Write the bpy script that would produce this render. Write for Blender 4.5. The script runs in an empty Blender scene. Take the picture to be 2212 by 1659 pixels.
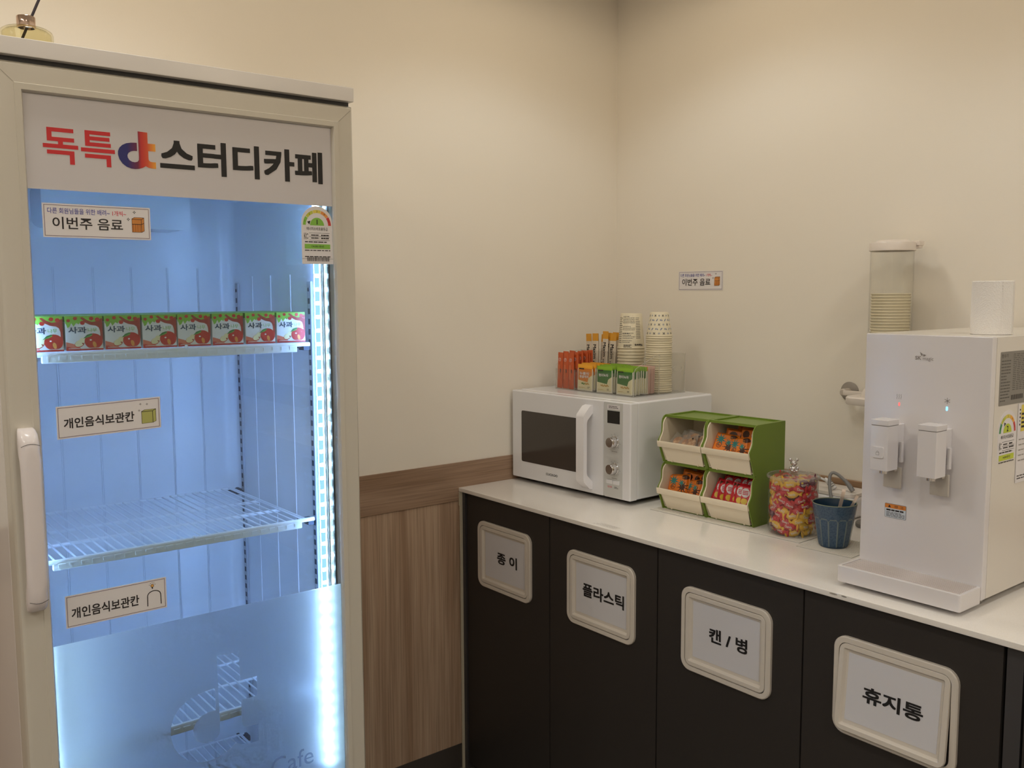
import bpy, bmesh, math, random
from mathutils import Matrix, Vector
random.seed(7)
PI = math.pi
S = bpy.context.scene
C = S.collection

# ---------------------------------------------------------------- camera
CAM = Vector((2.2334, -2.2275, 1.4579))
YAW, PITCH, ROLL, FPX = 2.47026, -0.09795, -0.00512, 1988.98
fw = Vector((math.cos(YAW)*math.cos(PITCH), math.sin(YAW)*math.cos(PITCH), math.sin(PITCH)))
r0 = Vector((math.sin(YAW), -math.cos(YAW), 0)); u0 = r0.cross(fw)
rt = math.cos(ROLL)*r0 + math.sin(ROLL)*u0; up = -math.sin(ROLL)*r0 + math.cos(ROLL)*u0
cd = bpy.data.cameras.new('camera'); cam = bpy.data.objects.new('camera', cd); C.objects.link(cam)
cam.matrix_world = Matrix(((rt.x, up.x, -fw.x, CAM.x), (rt.y, up.y, -fw.y, CAM.y), (rt.z, up.z, -fw.z, CAM.z), (0, 0, 0, 1)))
cd.sensor_fit = 'HORIZONTAL'; cd.sensor_width = 36; cd.lens = FPX/2212*36; cd.clip_start = 0.02
S.camera = cam

# ---------------------------------------------------------------- light and exposure
S.view_settings.view_transform = 'Standard'; S.view_settings.look = 'None'
S.view_settings.gamma = 1; S.view_settings.use_curve_mapping = False
S.view_settings.exposure = 0.15
try:
    S.cycles.use_denoising = True; S.cycles.caustics_reflective = False; S.cycles.caustics_refractive = False
    S.cycles.transparent_max_bounces = 20; S.cycles.max_bounces = 7; S.cycles.diffuse_bounces = 4; S.cycles.glossy_bounces = 3; S.cycles.transmission_bounces = 6; S.cycles.use_adaptive_sampling = True; S.cycles.adaptive_threshold = .1; S.cycles.adaptive_min_samples = 16; S.cycles.sample_clamp_indirect = 25
except Exception: pass
w = bpy.data.worlds.new('world'); S.world = w; w.use_nodes = True
w.node_tree.nodes['Background'].inputs[0].default_value = (1, .9, .78, 1)
w.node_tree.nodes['Background'].inputs[1].default_value = 0.05
ZC = 2.5
def downlight(x, y):
    # LED downlight: neutral core beam with a warmer, wider rim
    for e, col, size, blend in ((9.6, (.90, 1, 1.05), 134, .38), (9.2, (1, .83, .59), 178, .25)):
        l = bpy.data.lights.new('downlight', 'SPOT'); l.energy = e; l.color = col
        l.spot_size = math.radians(size); l.spot_blend = blend; l.shadow_soft_size = .12
        o = bpy.data.objects.new('downlight', l); C.objects.link(o); o.location = (x, y, ZC - .012)
for lx in (.666, 1.87, 3.07):
    for ly in (-.622, -1.85, -3.07):
        downlight(lx, ly)
def fill_light(x, y, e):      # unseen area lights added at ceiling height to lift the ambient light
    l = bpy.data.lights.new('added_fill_light', 'AREA'); l.shape = 'RECTANGLE'; l.size = 1.2; l.size_y = .6; l.energy = e; l.color = (1, .94, .86)
    o = bpy.data.objects.new('added_fill_light', l); C.objects.link(o); o.location = (x, y, ZC - .006)
fill_light(1.7, -3.6, 9); fill_light(3.5, -2.2, 5); fill_light(3.5, -4.2, 7)

# ---------------------------------------------------------------- materials
def s2l(c):
    c = c/255
    return c/12.92 if c <= .04045 else ((c+.055)/1.055)**2.4
def rgb(t): return (s2l(t[0]), s2l(t[1]), s2l(t[2]), 1)
MC = {}
def mat(name, col, rough=.5, metal=0, spec=.5, emit=None, es=0, coat=0, bump=None, vary=None):
    """plain principled surface; bump=(scale, strength), vary=(scale, colour2, lo, hi)"""
    if name in MC: return MC[name]
    m = bpy.data.materials.new(name); m.use_nodes = True; nt = m.node_tree; b = nt.nodes['Principled BSDF']
    b.inputs['Base Color'].default_value = rgb(col); b.inputs['Roughness'].default_value = rough
    b.inputs['Metallic'].default_value = metal; b.inputs['Specular IOR Level'].default_value = spec
    if coat: b.inputs['Coat Weight'].default_value = coat; b.inputs['Coat Roughness'].default_value = .05
    if emit: b.inputs['Emission Color'].default_value = (*emit, 1); b.inputs['Emission Strength'].default_value = es
    if bump or vary: tc = nt.nodes.new('ShaderNodeTexCoord')
    if bump:
        n = nt.nodes.new('ShaderNodeTexNoise'); n.inputs['Scale'].default_value = bump[0]; n.inputs['Detail'].default_value = 3
        bp = nt.nodes.new('ShaderNodeBump'); bp.inputs['Strength'].default_value = bump[1]; bp.inputs['Distance'].default_value = .002
        nt.links.new(tc.outputs['Object'], n.inputs['Vector']); nt.links.new(n.outputs['Fac'], bp.inputs['Height']); nt.links.new(bp.outputs['Normal'], b.inputs['Normal'])
    if vary:
        n = nt.nodes.new('ShaderNodeTexNoise'); n.inputs['Scale'].default_value = vary[0]; n.inputs['Detail'].default_value = 4
        cr = nt.nodes.new('ShaderNodeValToRGB'); cr.color_ramp.elements[0].position = vary[2]; cr.color_ramp.elements[1].position = vary[3]
        cr.color_ramp.elements[0].color = rgb(col); cr.color_ramp.elements[1].color = rgb(vary[1])
        nt.links.new(tc.outputs['Object'], n.inputs['Vector']); nt.links.new(n.outputs['Fac'], cr.inputs['Fac']); nt.links.new(cr.outputs['Color'], b.inputs['Base Color'])
    MC[name] = m; return m
def clear(name, tint=(1, 1, 1), gloss=.06, rough=.02, ior=1.45, haze=0, hazecol=(1, 1, 1)):
    """thin clear sheet: passes light, mirrors a little at grazing angles"""
    if name in MC: return MC[name]
    m = bpy.data.materials.new(name); m.use_nodes = True; nt = m.node_tree; nt.nodes.clear()
    out = nt.nodes.new('ShaderNodeOutputMaterial'); t = nt.nodes.new('ShaderNodeBsdfTransparent'); t.inputs[0].default_value = (*tint, 1)
    g = nt.nodes.new('ShaderNodeBsdfGlossy'); g.inputs['Roughness'].default_value = rough
    lw = nt.nodes.new('ShaderNodeLayerWeight'); lw.inputs['Blend'].default_value = .5; pw = nt.nodes.new('ShaderNodeMath'); pw.operation = 'POWER'; pw.inputs[1].default_value = 5
    f0 = ((ior-1)/(ior+1))**2; ma = nt.nodes.new('ShaderNodeMath'); ma.operation = 'MULTIPLY_ADD'; ma.inputs[1].default_value = (1-f0)*.8; ma.inputs[2].default_value = f0
    nt.links.new(lw.outputs['Facing'], pw.inputs[0]); nt.links.new(pw.outputs[0], ma.inputs[0])
    mx = nt.nodes.new('ShaderNodeMixShader'); nt.links.new(ma.outputs[0], mx.inputs[0])
    a = t
    if haze:
        d = nt.nodes.new('ShaderNodeBsdfDiffuse'); d.inputs[0].default_value = (*hazecol, 1)
        tr = nt.nodes.new('ShaderNodeBsdfTranslucent'); tr.inputs[0].default_value = (*hazecol, 1)
        ad = nt.nodes.new('ShaderNodeMixShader'); ad.inputs[0].default_value = .5; nt.links.new(d.outputs[0], ad.inputs[1]); nt.links.new(tr.outputs[0], ad.inputs[2])
        hz = nt.nodes.new('ShaderNodeMixShader'); hz.inputs[0].default_value = haze; nt.links.new(t.outputs[0], hz.inputs[1]); nt.links.new(ad.outputs[0], hz.inputs[2]); a = hz
    nt.links.new(a.outputs[0], mx.inputs[1]); nt.links.new(g.outputs[0], mx.inputs[2]); nt.links.new(mx.outputs[0], out.inputs[0])
    MC[name] = m; return m
def wood(name, c1, c2, c3, horiz):
    m = bpy.data.materials.new(name); m.use_nodes = True; nt = m.node_tree; b = nt.nodes['Principled BSDF']; L = nt.links.new
    b.inputs['Roughness'].default_value = .42; b.inputs['Specular IOR Level'].default_value = .35
    tc = nt.nodes.new('ShaderNodeTexCoord'); mp = nt.nodes.new('ShaderNodeMapping'); L(tc.outputs['Object'], mp.inputs[0])
    mp.inputs['Scale'].default_value = (1, .35, 6.5) if horiz else (6.5, 6.5, .35)
    n1 = nt.nodes.new('ShaderNodeTexNoise'); n1.inputs['Scale'].default_value = 2.2; n1.inputs['Detail'].default_value = 6; n1.inputs['Distortion'].default_value = .9
    mp2 = nt.nodes.new('ShaderNodeMapping'); L(tc.outputs['Object'], mp2.inputs[0])
    mp2.inputs['Scale'].default_value = (1, 3, 170) if horiz else (170, 170, 3)
    n2 = nt.nodes.new('ShaderNodeTexNoise'); n2.inputs['Scale'].default_value = 1.4; n2.inputs['Detail'].default_value = 3
    L(mp.outputs[0], n1.inputs[0]); L(mp2.outputs[0], n2.inputs[0])
    cr = nt.nodes.new('ShaderNodeValToRGB'); e = cr.color_ramp.elements; e[0].position = .32; e[1].position = .68; e[0].color = rgb(c1); e[1].color = rgb(c3)
    k = e.new(.5); k.color = rgb(c2)
    mx = nt.nodes.new('ShaderNodeMix'); mx.data_type = 'RGBA'; mx.blend_type = 'MULTIPLY'; mx.inputs['Factor'].default_value = .45
    cr2 = nt.nodes.new('ShaderNodeValToRGB'); cr2.color_ramp.elements[0].position = .35; cr2.color_ramp.elements[0].color = (.45, .42, .4, 1); cr2.color_ramp.elements[1].position = .6
    L(n1.outputs['Fac'], cr.inputs[0]); L(n2.outputs['Fac'], cr2.inputs[0]); L(cr.outputs[0], mx.inputs['A']); L(cr2.outputs[0], mx.inputs['B']); L(mx.outputs['Result'], b.inputs['Base Color'])
    return m
M_wall = mat('cream_wall_paint', (235, 228, 217), .75, bump=(260, .05), spec=.25)
M_ceil = mat('white_ceiling_paint', (232, 226, 214), .85)
M_floor = mat('grey_floor_tile', (120, 114, 108), .35, vary=(8, (138, 131, 124), .4, .6))
M_rail = wood('oak_rail_wood', (150, 121, 98), (164, 136, 114), (178, 150, 128), True)
M_panel = wood('oak_panel_wood', (168, 138, 114), (186, 158, 134), (202, 176, 152), False)
M_base = mat('dark_skirting', (70, 64, 60), .4)
M_black = mat('black_print', (22, 20, 22), .55)
M_white = mat('white_gloss_plastic', (236, 234, 236), .22)
M_silver = mat('chrome', (225, 222, 222), .09, 1)
M_paper = mat('white_paper_card', (226, 222, 224), .6)
M_dark = mat('dark_gap', (30, 29, 30), .6)

# ---------------------------------------------------------------- mesh builder
def TI(u, v, w): return (u, v, w)
def Tf(x): return lambda u, v, w: (x + w, u, v)          # faces +x, u = +y
def Tm(y): return lambda u, v, w: (u, y - w, v)          # faces -y, u = +x
def Tz(z): return lambda u, v, w: (u, v, z + w)          # faces +z
class MB:
    def __init__(s): s.v = []; s.f = []; s.m = []; s.mats = []; s.wn = False; s.keep = False
    def mi(s, m):
        if m not in s.mats: s.mats.append(m)
        return s.mats.index(m)
    def add(s, vs, fs, m, T=None):
        o = len(s.v); k = s.mi(m)
        s.v += [tuple(T(*p)) if T else tuple(p) for p in vs]
        for f in fs: s.f.append([i+o for i in f]); s.m.append(k)
        return s
    def box(s, x0, x1, y0, y1, z0, z1, m, bev=0, T=None, seg=2):
        bm = bmesh.new(); bmesh.ops.create_cube(bm, size=1)
        for v in bm.verts: v.co = Vector(((x0+x1)/2 + v.co.x*(x1-x0), (y0+y1)/2 + v.co.y*(y1-y0), (z0+z1)/2 + v.co.z*(z1-z0)))
        if bev: s.wn = True
        if bev: bmesh.ops.bevel(bm, geom=bm.edges[:], offset=bev, segments=seg, profile=.5, affect='EDGES')
        bm.verts.index_update()
        s.add([v.co[:] for v in bm.verts], [[v.index for v in f.verts] for f in bm.faces], m, T); bm.free(); return s
    def prism(s, o, w0, w1, m, T=None, mside=None):
        n = len(o); vs = [(a, b, w0) for a, b in o] + [(a, b, w1) for a, b in o]
        s.add(vs, [list(range(n))[::-1], list(range(n, 2*n))], m, T)
        s.add(vs, [[i, (i+1) % n, n+(i+1) % n, n+i] for i in range(n)], mside or m, T); return s
    def flat(s, o, w, m, T): return s.add([(a, b, w) for a, b in o], [list(range(len(o)))], m, T)
    def loft(s, loops, m, T=None, cap0=False, cap1=False, closed=True, wn=False):
        if wn: s.wn = True
        n = len(loops[0]); vs = [p for l in loops for p in l]; fs = []
        for k in range(len(loops)-1):
            for i in range(n if closed else n-1):
                j = (i+1) % n; fs.append([k*n+i, k*n+j, (k+1)*n+j, (k+1)*n+i])
        if cap0: fs.append(list(range(n))[::-1])
        if cap1: fs.append([(len(loops)-1)*n+i for i in range(n)])
        return s.add(vs, fs, m, T)
    def lathe(s, prof, m, seg=32, T=None, c=(0, 0, 0), cap0=False, cap1=False):
        return s.loft([[(c[0]+r*math.cos(2*PI*i/seg), c[1]+r*math.sin(2*PI*i/seg), c[2]+z) for i in range(seg)] for r, z in prof], m, T, cap0, cap1)
    def tube(s, pts, r, m, seg=8, T=None):
        pts = [Vector(p) for p in pts]; loops = []; n = None
        for i, p in enumerate(pts):
            d = (pts[min(i+1, len(pts)-1)] - pts[max(i-1, 0)]).normalized()
            if n is None: n = d.orthogonal().normalized()
            n = (n - d*n.dot(d)).normalized(); b = d.cross(n); rr = r[i] if isinstance(r, (list, tuple)) else r
            loops.append([tuple(p + rr*(math.cos(2*PI*k/seg)*n + math.sin(2*PI*k/seg)*b)) for k in range(seg)])
        return s.loft(loops, m, T, True, True)
    def ball(s, c, r, m, seg=14, rings=8, T=None):
        if not isinstance(r, (tuple, list)): r = (r, r, r)
        prof = [[(c[0]+r[0]*math.sin(PI*k/rings)*math.cos(2*PI*i/seg), c[1]+r[1]*math.sin(PI*k/rings)*math.sin(2*PI*i/seg), c[2]-r[2]*math.cos(PI*k/rings)) for i in range(seg)] for k in range(1, rings)]
        return s.loft(prof, m, T, True, True)
    def text(s, t, rect, w, m, T, bold=.0, rot=0, keep=False):
        """lettering scaled to fill rect=(u0,u1,v0,v1); keep = keep proportions, centred"""
        vs, fs = glyphs(t, bold if bold < .019 else 0); a = math.radians(rot)
        nl = 1
        if bold >= .019:
            nl = 8; n = len(vs); bs = [(bold*p_, bold*q_) for p_ in (-1, 0, 1) for q_ in (-1, 0, 1) if p_ or q_]; fs = [[i+n*k for i in f] for k in range(8) for f in fs]; vs = [(x+dx, y+dy) for dx, dy in bs for x, y in vs]
        ca, sa = math.cos(a), math.sin(a)
        vs = [(x*ca-y*sa, x*sa+y*ca) for x, y in vs]
        x0 = min(v[0] for v in vs); x1 = max(v[0] for v in vs); y0 = min(v[1] for v in vs); y1 = max(v[1] for v in vs)
        sx = (rect[1]-rect[0])/(x1-x0); sy = (rect[3]-rect[2])/(y1-y0)
        if keep: sx = sy = min(sx, sy)
        cx, cy = (rect[0]+rect[1])/2, (rect[2]+rect[3])/2; mx, my = (x0+x1)/2, (y0+y1)/2
        n = len(vs)//nl; return s.add([(cx+(x-mx)*sx, cy+(y-my)*sy, w+2.5e-5*(i//n)) for i, (x, y) in enumerate(vs)], fs, m, T)
    def bars(s, rect, n, w, m, T, fill=.5, words=3):
        """illegible small print: broken lines"""
        u0, u1, v0, v1 = rect; h = (v1-v0)/n
        for i in range(n):
            u = u0; L = u1 if random.random() < .75 else u0+(u1-u0)*random.uniform(.5, .9)
            while u < L-.0004:
                e = min(L, u+(u1-u0)/words*random.uniform(.5, 1.3)); v = v1-(i+.5)*h
                s.flat([(u, v-h*fill/2), (e, v-h*fill/2), (e, v+h*fill/2), (u, v+h*fill/2)], w, m, T); u = e+(u1-u0)*.03
        return s
    def mesh(s, name, inv=None):
        me = bpy.data.meshes.new(name); me.from_pydata([inv @ Vector(p) for p in s.v] if inv else s.v, [], s.f)
        for m in s.mats: me.materials.append(m)
        me.polygons.foreach_set('material_index', s.m)
        bm = bmesh.new(); bm.from_mesh(me)
        if not s.keep: bmesh.ops.recalc_face_normals(bm, faces=bm.faces[:]); bm.to_mesh(me); bm.free()
        me.polygons.foreach_set('use_smooth', [True]*len(me.polygons)); me.set_sharp_from_angle(angle=math.radians(38)); me.update()
        if s.wn:      # area-weighted normals keep large faces flat beside their bevels
            byv = {}
            for p in me.polygons:
                for vi in p.vertices: byv.setdefault(vi, []).append(p.index)
            N = [p.normal.copy() for p in me.polygons]; A = [p.area for p in me.polygons]; out = []; ca = math.cos(math.radians(38))
            for p in me.polygons:
                n0 = N[p.index]
                for vi in p.vertices:
                    n = Vector((0, 0, 0))
                    for q in byv[vi]:
                        if N[q].dot(n0) > ca: n += N[q]*A[q]
                    out.append(n.normalized() if n.length > 1e-14 else n0)
            me.normals_split_custom_set(out)
        return me
GC = {}
def glyphs(t, bold):
    if (t, bold) in GC: return GC[(t, bold)]
    c = bpy.data.curves.new('t', 'FONT'); c.body = t; c.size = 1; c.offset = bold; c.resolution_u = 3
    o = bpy.data.objects.new('t', c); C.objects.link(o)
    dg = bpy.context.evaluated_depsgraph_get(); m = bpy.data.meshes.new_from_object(o.evaluated_get(dg))
    r = ([(v.co.x, v.co.y) for v in m.vertices], [list(p.vertices) for p in m.polygons])
    bpy.data.objects.remove(o); bpy.data.curves.remove(c); bpy.data.meshes.remove(m); GC[(t, bold)] = r
    return r
WM = {}
def tag(o, label=None, cat=None, group=None, kind=None):
    if label: o['label'] = label
    if cat: o['category'] = cat
    if group: o['group'] = group
    if kind: o['kind'] = kind
    return o
def thing(name, label, cat, loc=(0, 0, 0), rz=0, group=None, rot=None):
    o = bpy.data.objects.new(name, None); C.objects.link(o); o.location = loc; o.rotation_euler = rot or (0, 0, rz)
    o.empty_display_size = .02
    WM[o] = Matrix.Translation(loc) @ o.rotation_euler.to_matrix().to_4x4(); return tag(o, label, cat, group)
def part(name, mb, parent, local=False, label=None):
    inv = None if local else WM[parent].inverted()
    o = bpy.data.objects.new(name, mb.mesh(name, inv)); C.objects.link(o); o.parent = parent; WM[o] = WM[parent]
    if label: o['label'] = label
    return o
def share(src, parent, dloc=(0, 0, 0), rot=None):
    o = src.copy(); C.objects.link(o); o.parent = parent; o.location = Vector(src.location) + Vector(dloc)
    if rot: o.rotation_euler = rot
    return o
def solo(name, mb, label, cat, loc=(0, 0, 0), rot=(0, 0, 0), group=None):
    o = bpy.data.objects.new(name, mb.mesh(name)); C.objects.link(o); o.location = loc; o.rotation_euler = rot
    return tag(o, label, cat, group)
def dup(root, loc=None, rot=None, label=None, group=None, parent=None):
    r = root.copy(); C.objects.link(r)
    if parent: r.parent = parent
    else:
        if loc: r.location = loc
        if rot: r.rotation_euler = rot
        if label: r['label'] = label
        if group: r['group'] = group
    for ch in list(root.children): dup(ch, parent=r)
    return r
def struct(name, mb):
    o = bpy.data.objects.new(name, mb.mesh(name)); C.objects.link(o); o['kind'] = 'structure'; return o
def rrect(u0, u1, v0, v1, r, n=6):
    o = []
    for cx, cy, a in ((u1-r, v0+r, -90), (u1-r, v1-r, 0), (u0+r, v1-r, 90), (u0+r, v0+r, 180)):
        for k in range(n+1): t = math.radians(a+90*k/n); o.append((cx+r*math.cos(t), cy+r*math.sin(t)))
    return o
def ell(cx, cy, rx, ry, n=20, a0=0, a1=360):
    full = abs(a1-a0) >= 360; k = n if full else n+1
    return [(cx+rx*math.cos(math.radians(a0+(a1-a0)*i/n)), cy+ry*math.sin(math.radians(a0+(a1-a0)*i/n))) for i in range(k)]
def arcseg(cx, cy, r0, r1, a0, a1, n=6):
    return ell(cx, cy, r1, r1, n, a0, a1) + ell(cx, cy, r0, r0, n, a1, a0)
def rect(u0, u1, v0, v1): return [(u0, v0), (u1, v0), (u1, v1), (u0, v1)]
def rotp(o, cx, cy, deg):
    a = math.radians(deg); c, s = math.cos(a), math.sin(a)
    return [(cx+(x-cx)*c-(y-cy)*s, cy+(x-cx)*s+(y-cy)*c) for x, y in o]

# ---------------------------------------------------------------- the room
struct('floor', MB().box(-.1, 4.6, -5.1, .1, -.1, 0, M_floor))
struct('ceiling', MB().box(-.1, 4.6, -5.1, .1, ZC, ZC+.1, M_ceil))
struct('wall_left', MB().box(-.1, 0, -5.1, .1, 0, ZC, M_wall))
struct('wall_right', MB().box(0, 4.6, 0, .1, 0, ZC, M_wall))
struct('wall_front', MB().box(4.5, 4.6, -5.1, 0, 0, ZC, M_wall))
struct('wall_back', MB().box(0, 4.5, -5.1, -5, 0, ZC, M_wall))
TT, TB = .9556, .8399
struct('trim_1', MB().box(.0002, .005, -4.99, -.0125, TB, TT, M_rail, .0010))
mr2 = wood('oak_rail_wood_right', (160, 126, 98), (176, 144, 114), (192, 162, 130), True)
mr2.node_tree.nodes['Mapping'].inputs['Scale'].default_value = (.35, 1, 6.5); mr2.node_tree.nodes['Mapping.001'].inputs['Scale'].default_value = (3, 1, 170)
struct('trim_2', MB().box(.0005, 4.49, -.012, -.0005, TB, TT, mr2, .0012))
struct('wall_lower_left', MB().box(.0002, .0012, -4.99, -.0125, .0772, TB-.0005, M_panel))
struct('baseboard_left', MB().box(.0002, .003, -4.99, -.0125, 0, .077, M_base))

# ---------------------------------------------------------------- counter run
D, H = .6645, .88
M_quartz = mat('pale_quartz', (240, 235, 230), .16, vary=(900, (222, 215, 208), .55, .75))
M_quartz.node_tree.nodes['Principled BSDF'].inputs['Roughness'].default_value = .14
M_char = mat('charcoal_laminate', (52, 48, 46), .42, spec=.3)
M_char2 = mat('dark_grey_post', (62, 60, 62), .45)
M_frame = mat('warm_white_flap_plastic', (214, 206, 196), .4)
M_card = mat('sign_card', (214, 213, 218), .35)
ct = thing('countertop', 'long pale speckled quartz countertop above the charcoal bin cabinets', 'countertop', (1.3, -D/2, H-.0115))
part('slab', MB().box(.0055, 2.6, -D, -.0125, H-.0115, H, M_quartz, .0015), ct)
mk = MB(); mgl = mat('faint_grey_print', (150, 146, 142), .6)
for k in range(3): mk.bars((.575+k*.006, .655, -.652+k*.007, -.648+k*.007), 1, .0003, mgl, Tz(H), .35, 7)
part('faded_stamp', mk, ct, label='faint smudged print on the stone')
part('edge_chip', MB().flat(ell(1.262, H-.0035, .009, .0018, 10), .0003, mat('chip_grey', (168, 160, 152), .8), Tm(-D)).flat(ell(1.285, H-.003, .006, .0014, 10), .0003, mgl, Tm(-D)), ct)
fs = thing('filler_strip', 'slim off-white end strip between counter and wood wall panel', 'filler', (.006, -.655, 0))
part('strip', MB().box(.0056, .0105, -.662, -.60, 0, .8675, mat('cream_strip', (206, 198, 178), .5)), fs)
part('bracket', MB().box(.0056, .0115, -.665, -.60, .825, .8675, mat('cream_strip', (206, 198, 178), .5), .001), fs)
ep = thing('end_post', 'narrow dark grey upright at the wall end of the cabinets', 'post', (.02, -.64, 0))
part('post', MB().box(.0118, .0245, -.655, -.03, 0, .866, M_char2), ep)

YD = .650      # door front plane is y = -YD
def cabinet(i, x0, x1, fx0, txt, trect, label, tilt=0):
    c = thing('bin_cabinet', label, 'cabinet', ((x0+x1)/2, -.34, 0), group='charcoal bin cabinets under the counter')
    part('body', MB().box(x0+.001, x1-.001, -.632, -.03, .0, .862, M_dark), c)
    d = part('door', MB().box(x0+.0012, x1-.0012, -YD, -.633, .02, .863, M_char, .0008), c)
    fx1, z0, z1 = fx0+.243, .602, .797; T = Tm(-YD)
    o = rrect(fx0, fx1, z0, z1, .026); i1 = rrect(fx0+.0115, fx1-.0115, z0+.0115, z1-.0115, .017)
    o2 = rrect(fx0+.002, fx1-.002, z0+.002, z1-.002, .0245)
    part('flap_frame', MB().loft([[(a, b, .0) for a, b in o], [(a, b, .006) for a, b in o], [(a, b, .0080) for a, b in o2], [(a, b, .0080) for a, b in i1], [(a, b, .0) for a, b in i1]], M_frame, T, wn=True), c)
    # the swinging flap, hinged at its top edge
    zt = z1-.014
    def TF(u, v, w):
        y, z = -w, v-zt; a = math.radians(tilt)
        return (u, -YD + y*math.cos(a) + z*math.sin(a), zt + z*math.cos(a) - y*math.sin(a))
    g = .0133
    A = rrect(fx0+g, fx1-g, z0+g, z1-g, .0155); B = rrect(fx0+g+.0095, fx1-g-.0095, z0+g+.0095, z1-g-.0095, .003); Bc = rrect(fx0+g+.0135, fx1-g-.0135, z0+g+.0135, z1-g-.0135, .0015); E_ = rrect(fx0+g+.0175, fx1-g-.0175, z0+g+.0205, z1-g-.0175, .001)
    fl = part('flap', MB().loft([[(a, b, .0005) for a, b in A], [(a, b, .0070) for a, b in A], [(a, b, .0080) for a, b in rrect(fx0+g+.001, fx1-g-.001, z0+g+.001, z1-g-.001, .0145)], [(a, b, .0080) for a, b in B], [(a, b, .0014) for a, b in Bc], [(a, b, .0010) for a, b in E_]], M_frame, TF, cap0=True, cap1=True, wn=True), c)
    sc = rect(fx0+g+.0178, fx1-g-.0178, z0+g+.0208, z1-g-.0178)
    part('sign_card', MB().prism(sc, .0008, .0016, M_card, TF), fl)
    part('lettering', MB().text(txt, trect, .0022, M_black, TF, .027), fl)
    return c
cabinet(1, .0255, .4055, .0895, '종 이', (.1772, .2684, .6846, .7189), 'charcoal cabinet with flap sign for paper beside the wood wall panel')
cabinet(2, .4065, .7935, .482, '플라스틱', (.5386, .6867, .6827, .7182), 'charcoal cabinet with plastic recycling flap under the microwave corner')
cabinet(3, .7945, 1.1875, .873, '캔 / 병', (.9505, 1.0541, .6844, .7178), 'charcoal cabinet with can and bottle flap below the blue cup')
cabinet(4, 1.1885, 1.5755, 1.262, '휴지통', (1.3272, 1.4455, .6818, .7127), 'charcoal cabinet with waste flap pushed ajar below the water dispenser', 5)
fp = thing('filler_post', 'dark grey filler upright right of the waste bin cabinet', 'post', (1.595, -.6, 0))
part('post', MB().box(1.5795, 1.606, -.648, -.03, 0, .866, M_char2), fp)
nc = thing('base_cabinet', 'charcoal base cabinet cut off at the right picture edge', 'cabinet', (1.9, -.34, 0))
part('body', MB().box(1.609, 2.2, -.615, -.03, 0, .862, M_dark), nc)
part('door', MB().box(1.6105, 2.2, -.65, -.617, .02, .826, M_char, .001), nc)

# ---------------------------------------------------------------- glass-door drinks fridge
FX = .603; YL, YR = -1.953, -1.324; GL, GR = -1.905, -1.370; FYC = (YL+YR)/2
M_fr = mat('white_enamel', (228, 224, 222), .2)
M_df = mat('greige_door_frame', (204, 198, 186), .28)
M_liner = mat('white_fridge_liner', (226, 230, 236), .22)
M_gasket = mat('grey_gasket', (62, 62, 64), .6)
M_wire = mat('white_coated_wire', (228, 232, 238), .3)
fr = thing('display_fridge', 'tall white glass-door display fridge glowing blue inside', 'fridge', (.31, FYC, 0))
b = MB(); LY0, LY1, LX0, LX1, LZ0, LZ1 = -1.906, -1.371, .08, .549, .30, 1.70
b.box(.02, LX1, YL, LY0-.004, .06, 1.829, M_fr, .002); b.box(.02, LX1, LY1+.004, YR, .06, 1.829, M_fr, .002)
b.box(.02, LX0-.004, YL+.01, YR-.01, .06, 1.829, M_fr); b.box(.02, LX1, YL+.01, YR-.01, LZ1+.004, 1.829, M_fr); b.box(.02, LX1, YL+.01, YR-.01, .06, LZ0-.004, M_fr)
part('body', b, fr)
part('top_cap', MB().box(.02, FX+.002, YL-.001, YR+.001, 1.8302, 1.8574, M_fr, .0015), fr)
part('gap_gasket', MB().box(.5, FX-.012, YL+.004, YR-.004, 1.816, 1.8302, M_gasket), fr)
for yy in (YL+.03, YR-.07):
    part('foot', MB().lathe([(.02, 0), (.022, .01), (.015, .02), (.015, .06)], M_dark, 16, c=(.50, yy+.02, 0), cap0=True, cap1=True), fr)
# liner: rounded back corners, open front
def linerprof(y0, y1, x0, x1, r):
    o = [(x1, y1)]
    for k in range(7): a = math.radians(90*k/6); o.append((x0+r-r*math.sin(a), y1-r+r*math.cos(a)))
    for k in range(7): a = math.radians(90*k/6); o.append((x0+r-r*math.cos(a), y0+r-r*math.sin(a)))
    return o+[(x1, y0)]
lp = linerprof(LY0, LY1, LX0, LX1, .03)
lb = MB().loft([[(x, y, z) for x, y in lp] for z in (LZ0, LZ1)], M_liner, closed=False)
lb.add([(x, y, LZ1) for x, y in lp], [list(range(len(lp)))], M_liner); lb.add([(x, y, LZ0) for x, y in lp], [list(range(len(lp)))[::-1]], M_liner)
ln = part('liner', lb, fr)
M_groove = mat('liner_groove', (196, 204, 216), .4)
for yy in (-1.845, -1.765, -1.685, -1.605, -1.525, -1.455):
    part('rib', MB().tube([(LX0+.0006, yy, .32), (LX0+.0006, yy, 1.52)], .0016, M_liner, 6).box(LX0, LX0+.0008, yy+.0022, yy+.003, .32, 1.52, M_groove), ln)
for xx in (.20, .30, .40):
    part('rib', MB().tube([(xx, LY1-.0004, .32), (xx, LY1-.0004, 1.50)], .0013, M_liner, 6), ln)
part('fan_cover', MB().prism(rrect(-1.80, -1.50, 1.60, 1.69, .02), 0, .10, M_liner, Tf(LX0)), ln)
lamp = MB().box(.30, .34, -1.46, -1.44, 1.655, 1.70, M_wire, .006).lathe([(.006, 0), (.009, .012), (.004, .022)], M_liner, 12, c=(.345, -1.45, 1.66), cap0=True, cap1=True)
part('sensor_clip', lamp, ln)
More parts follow.
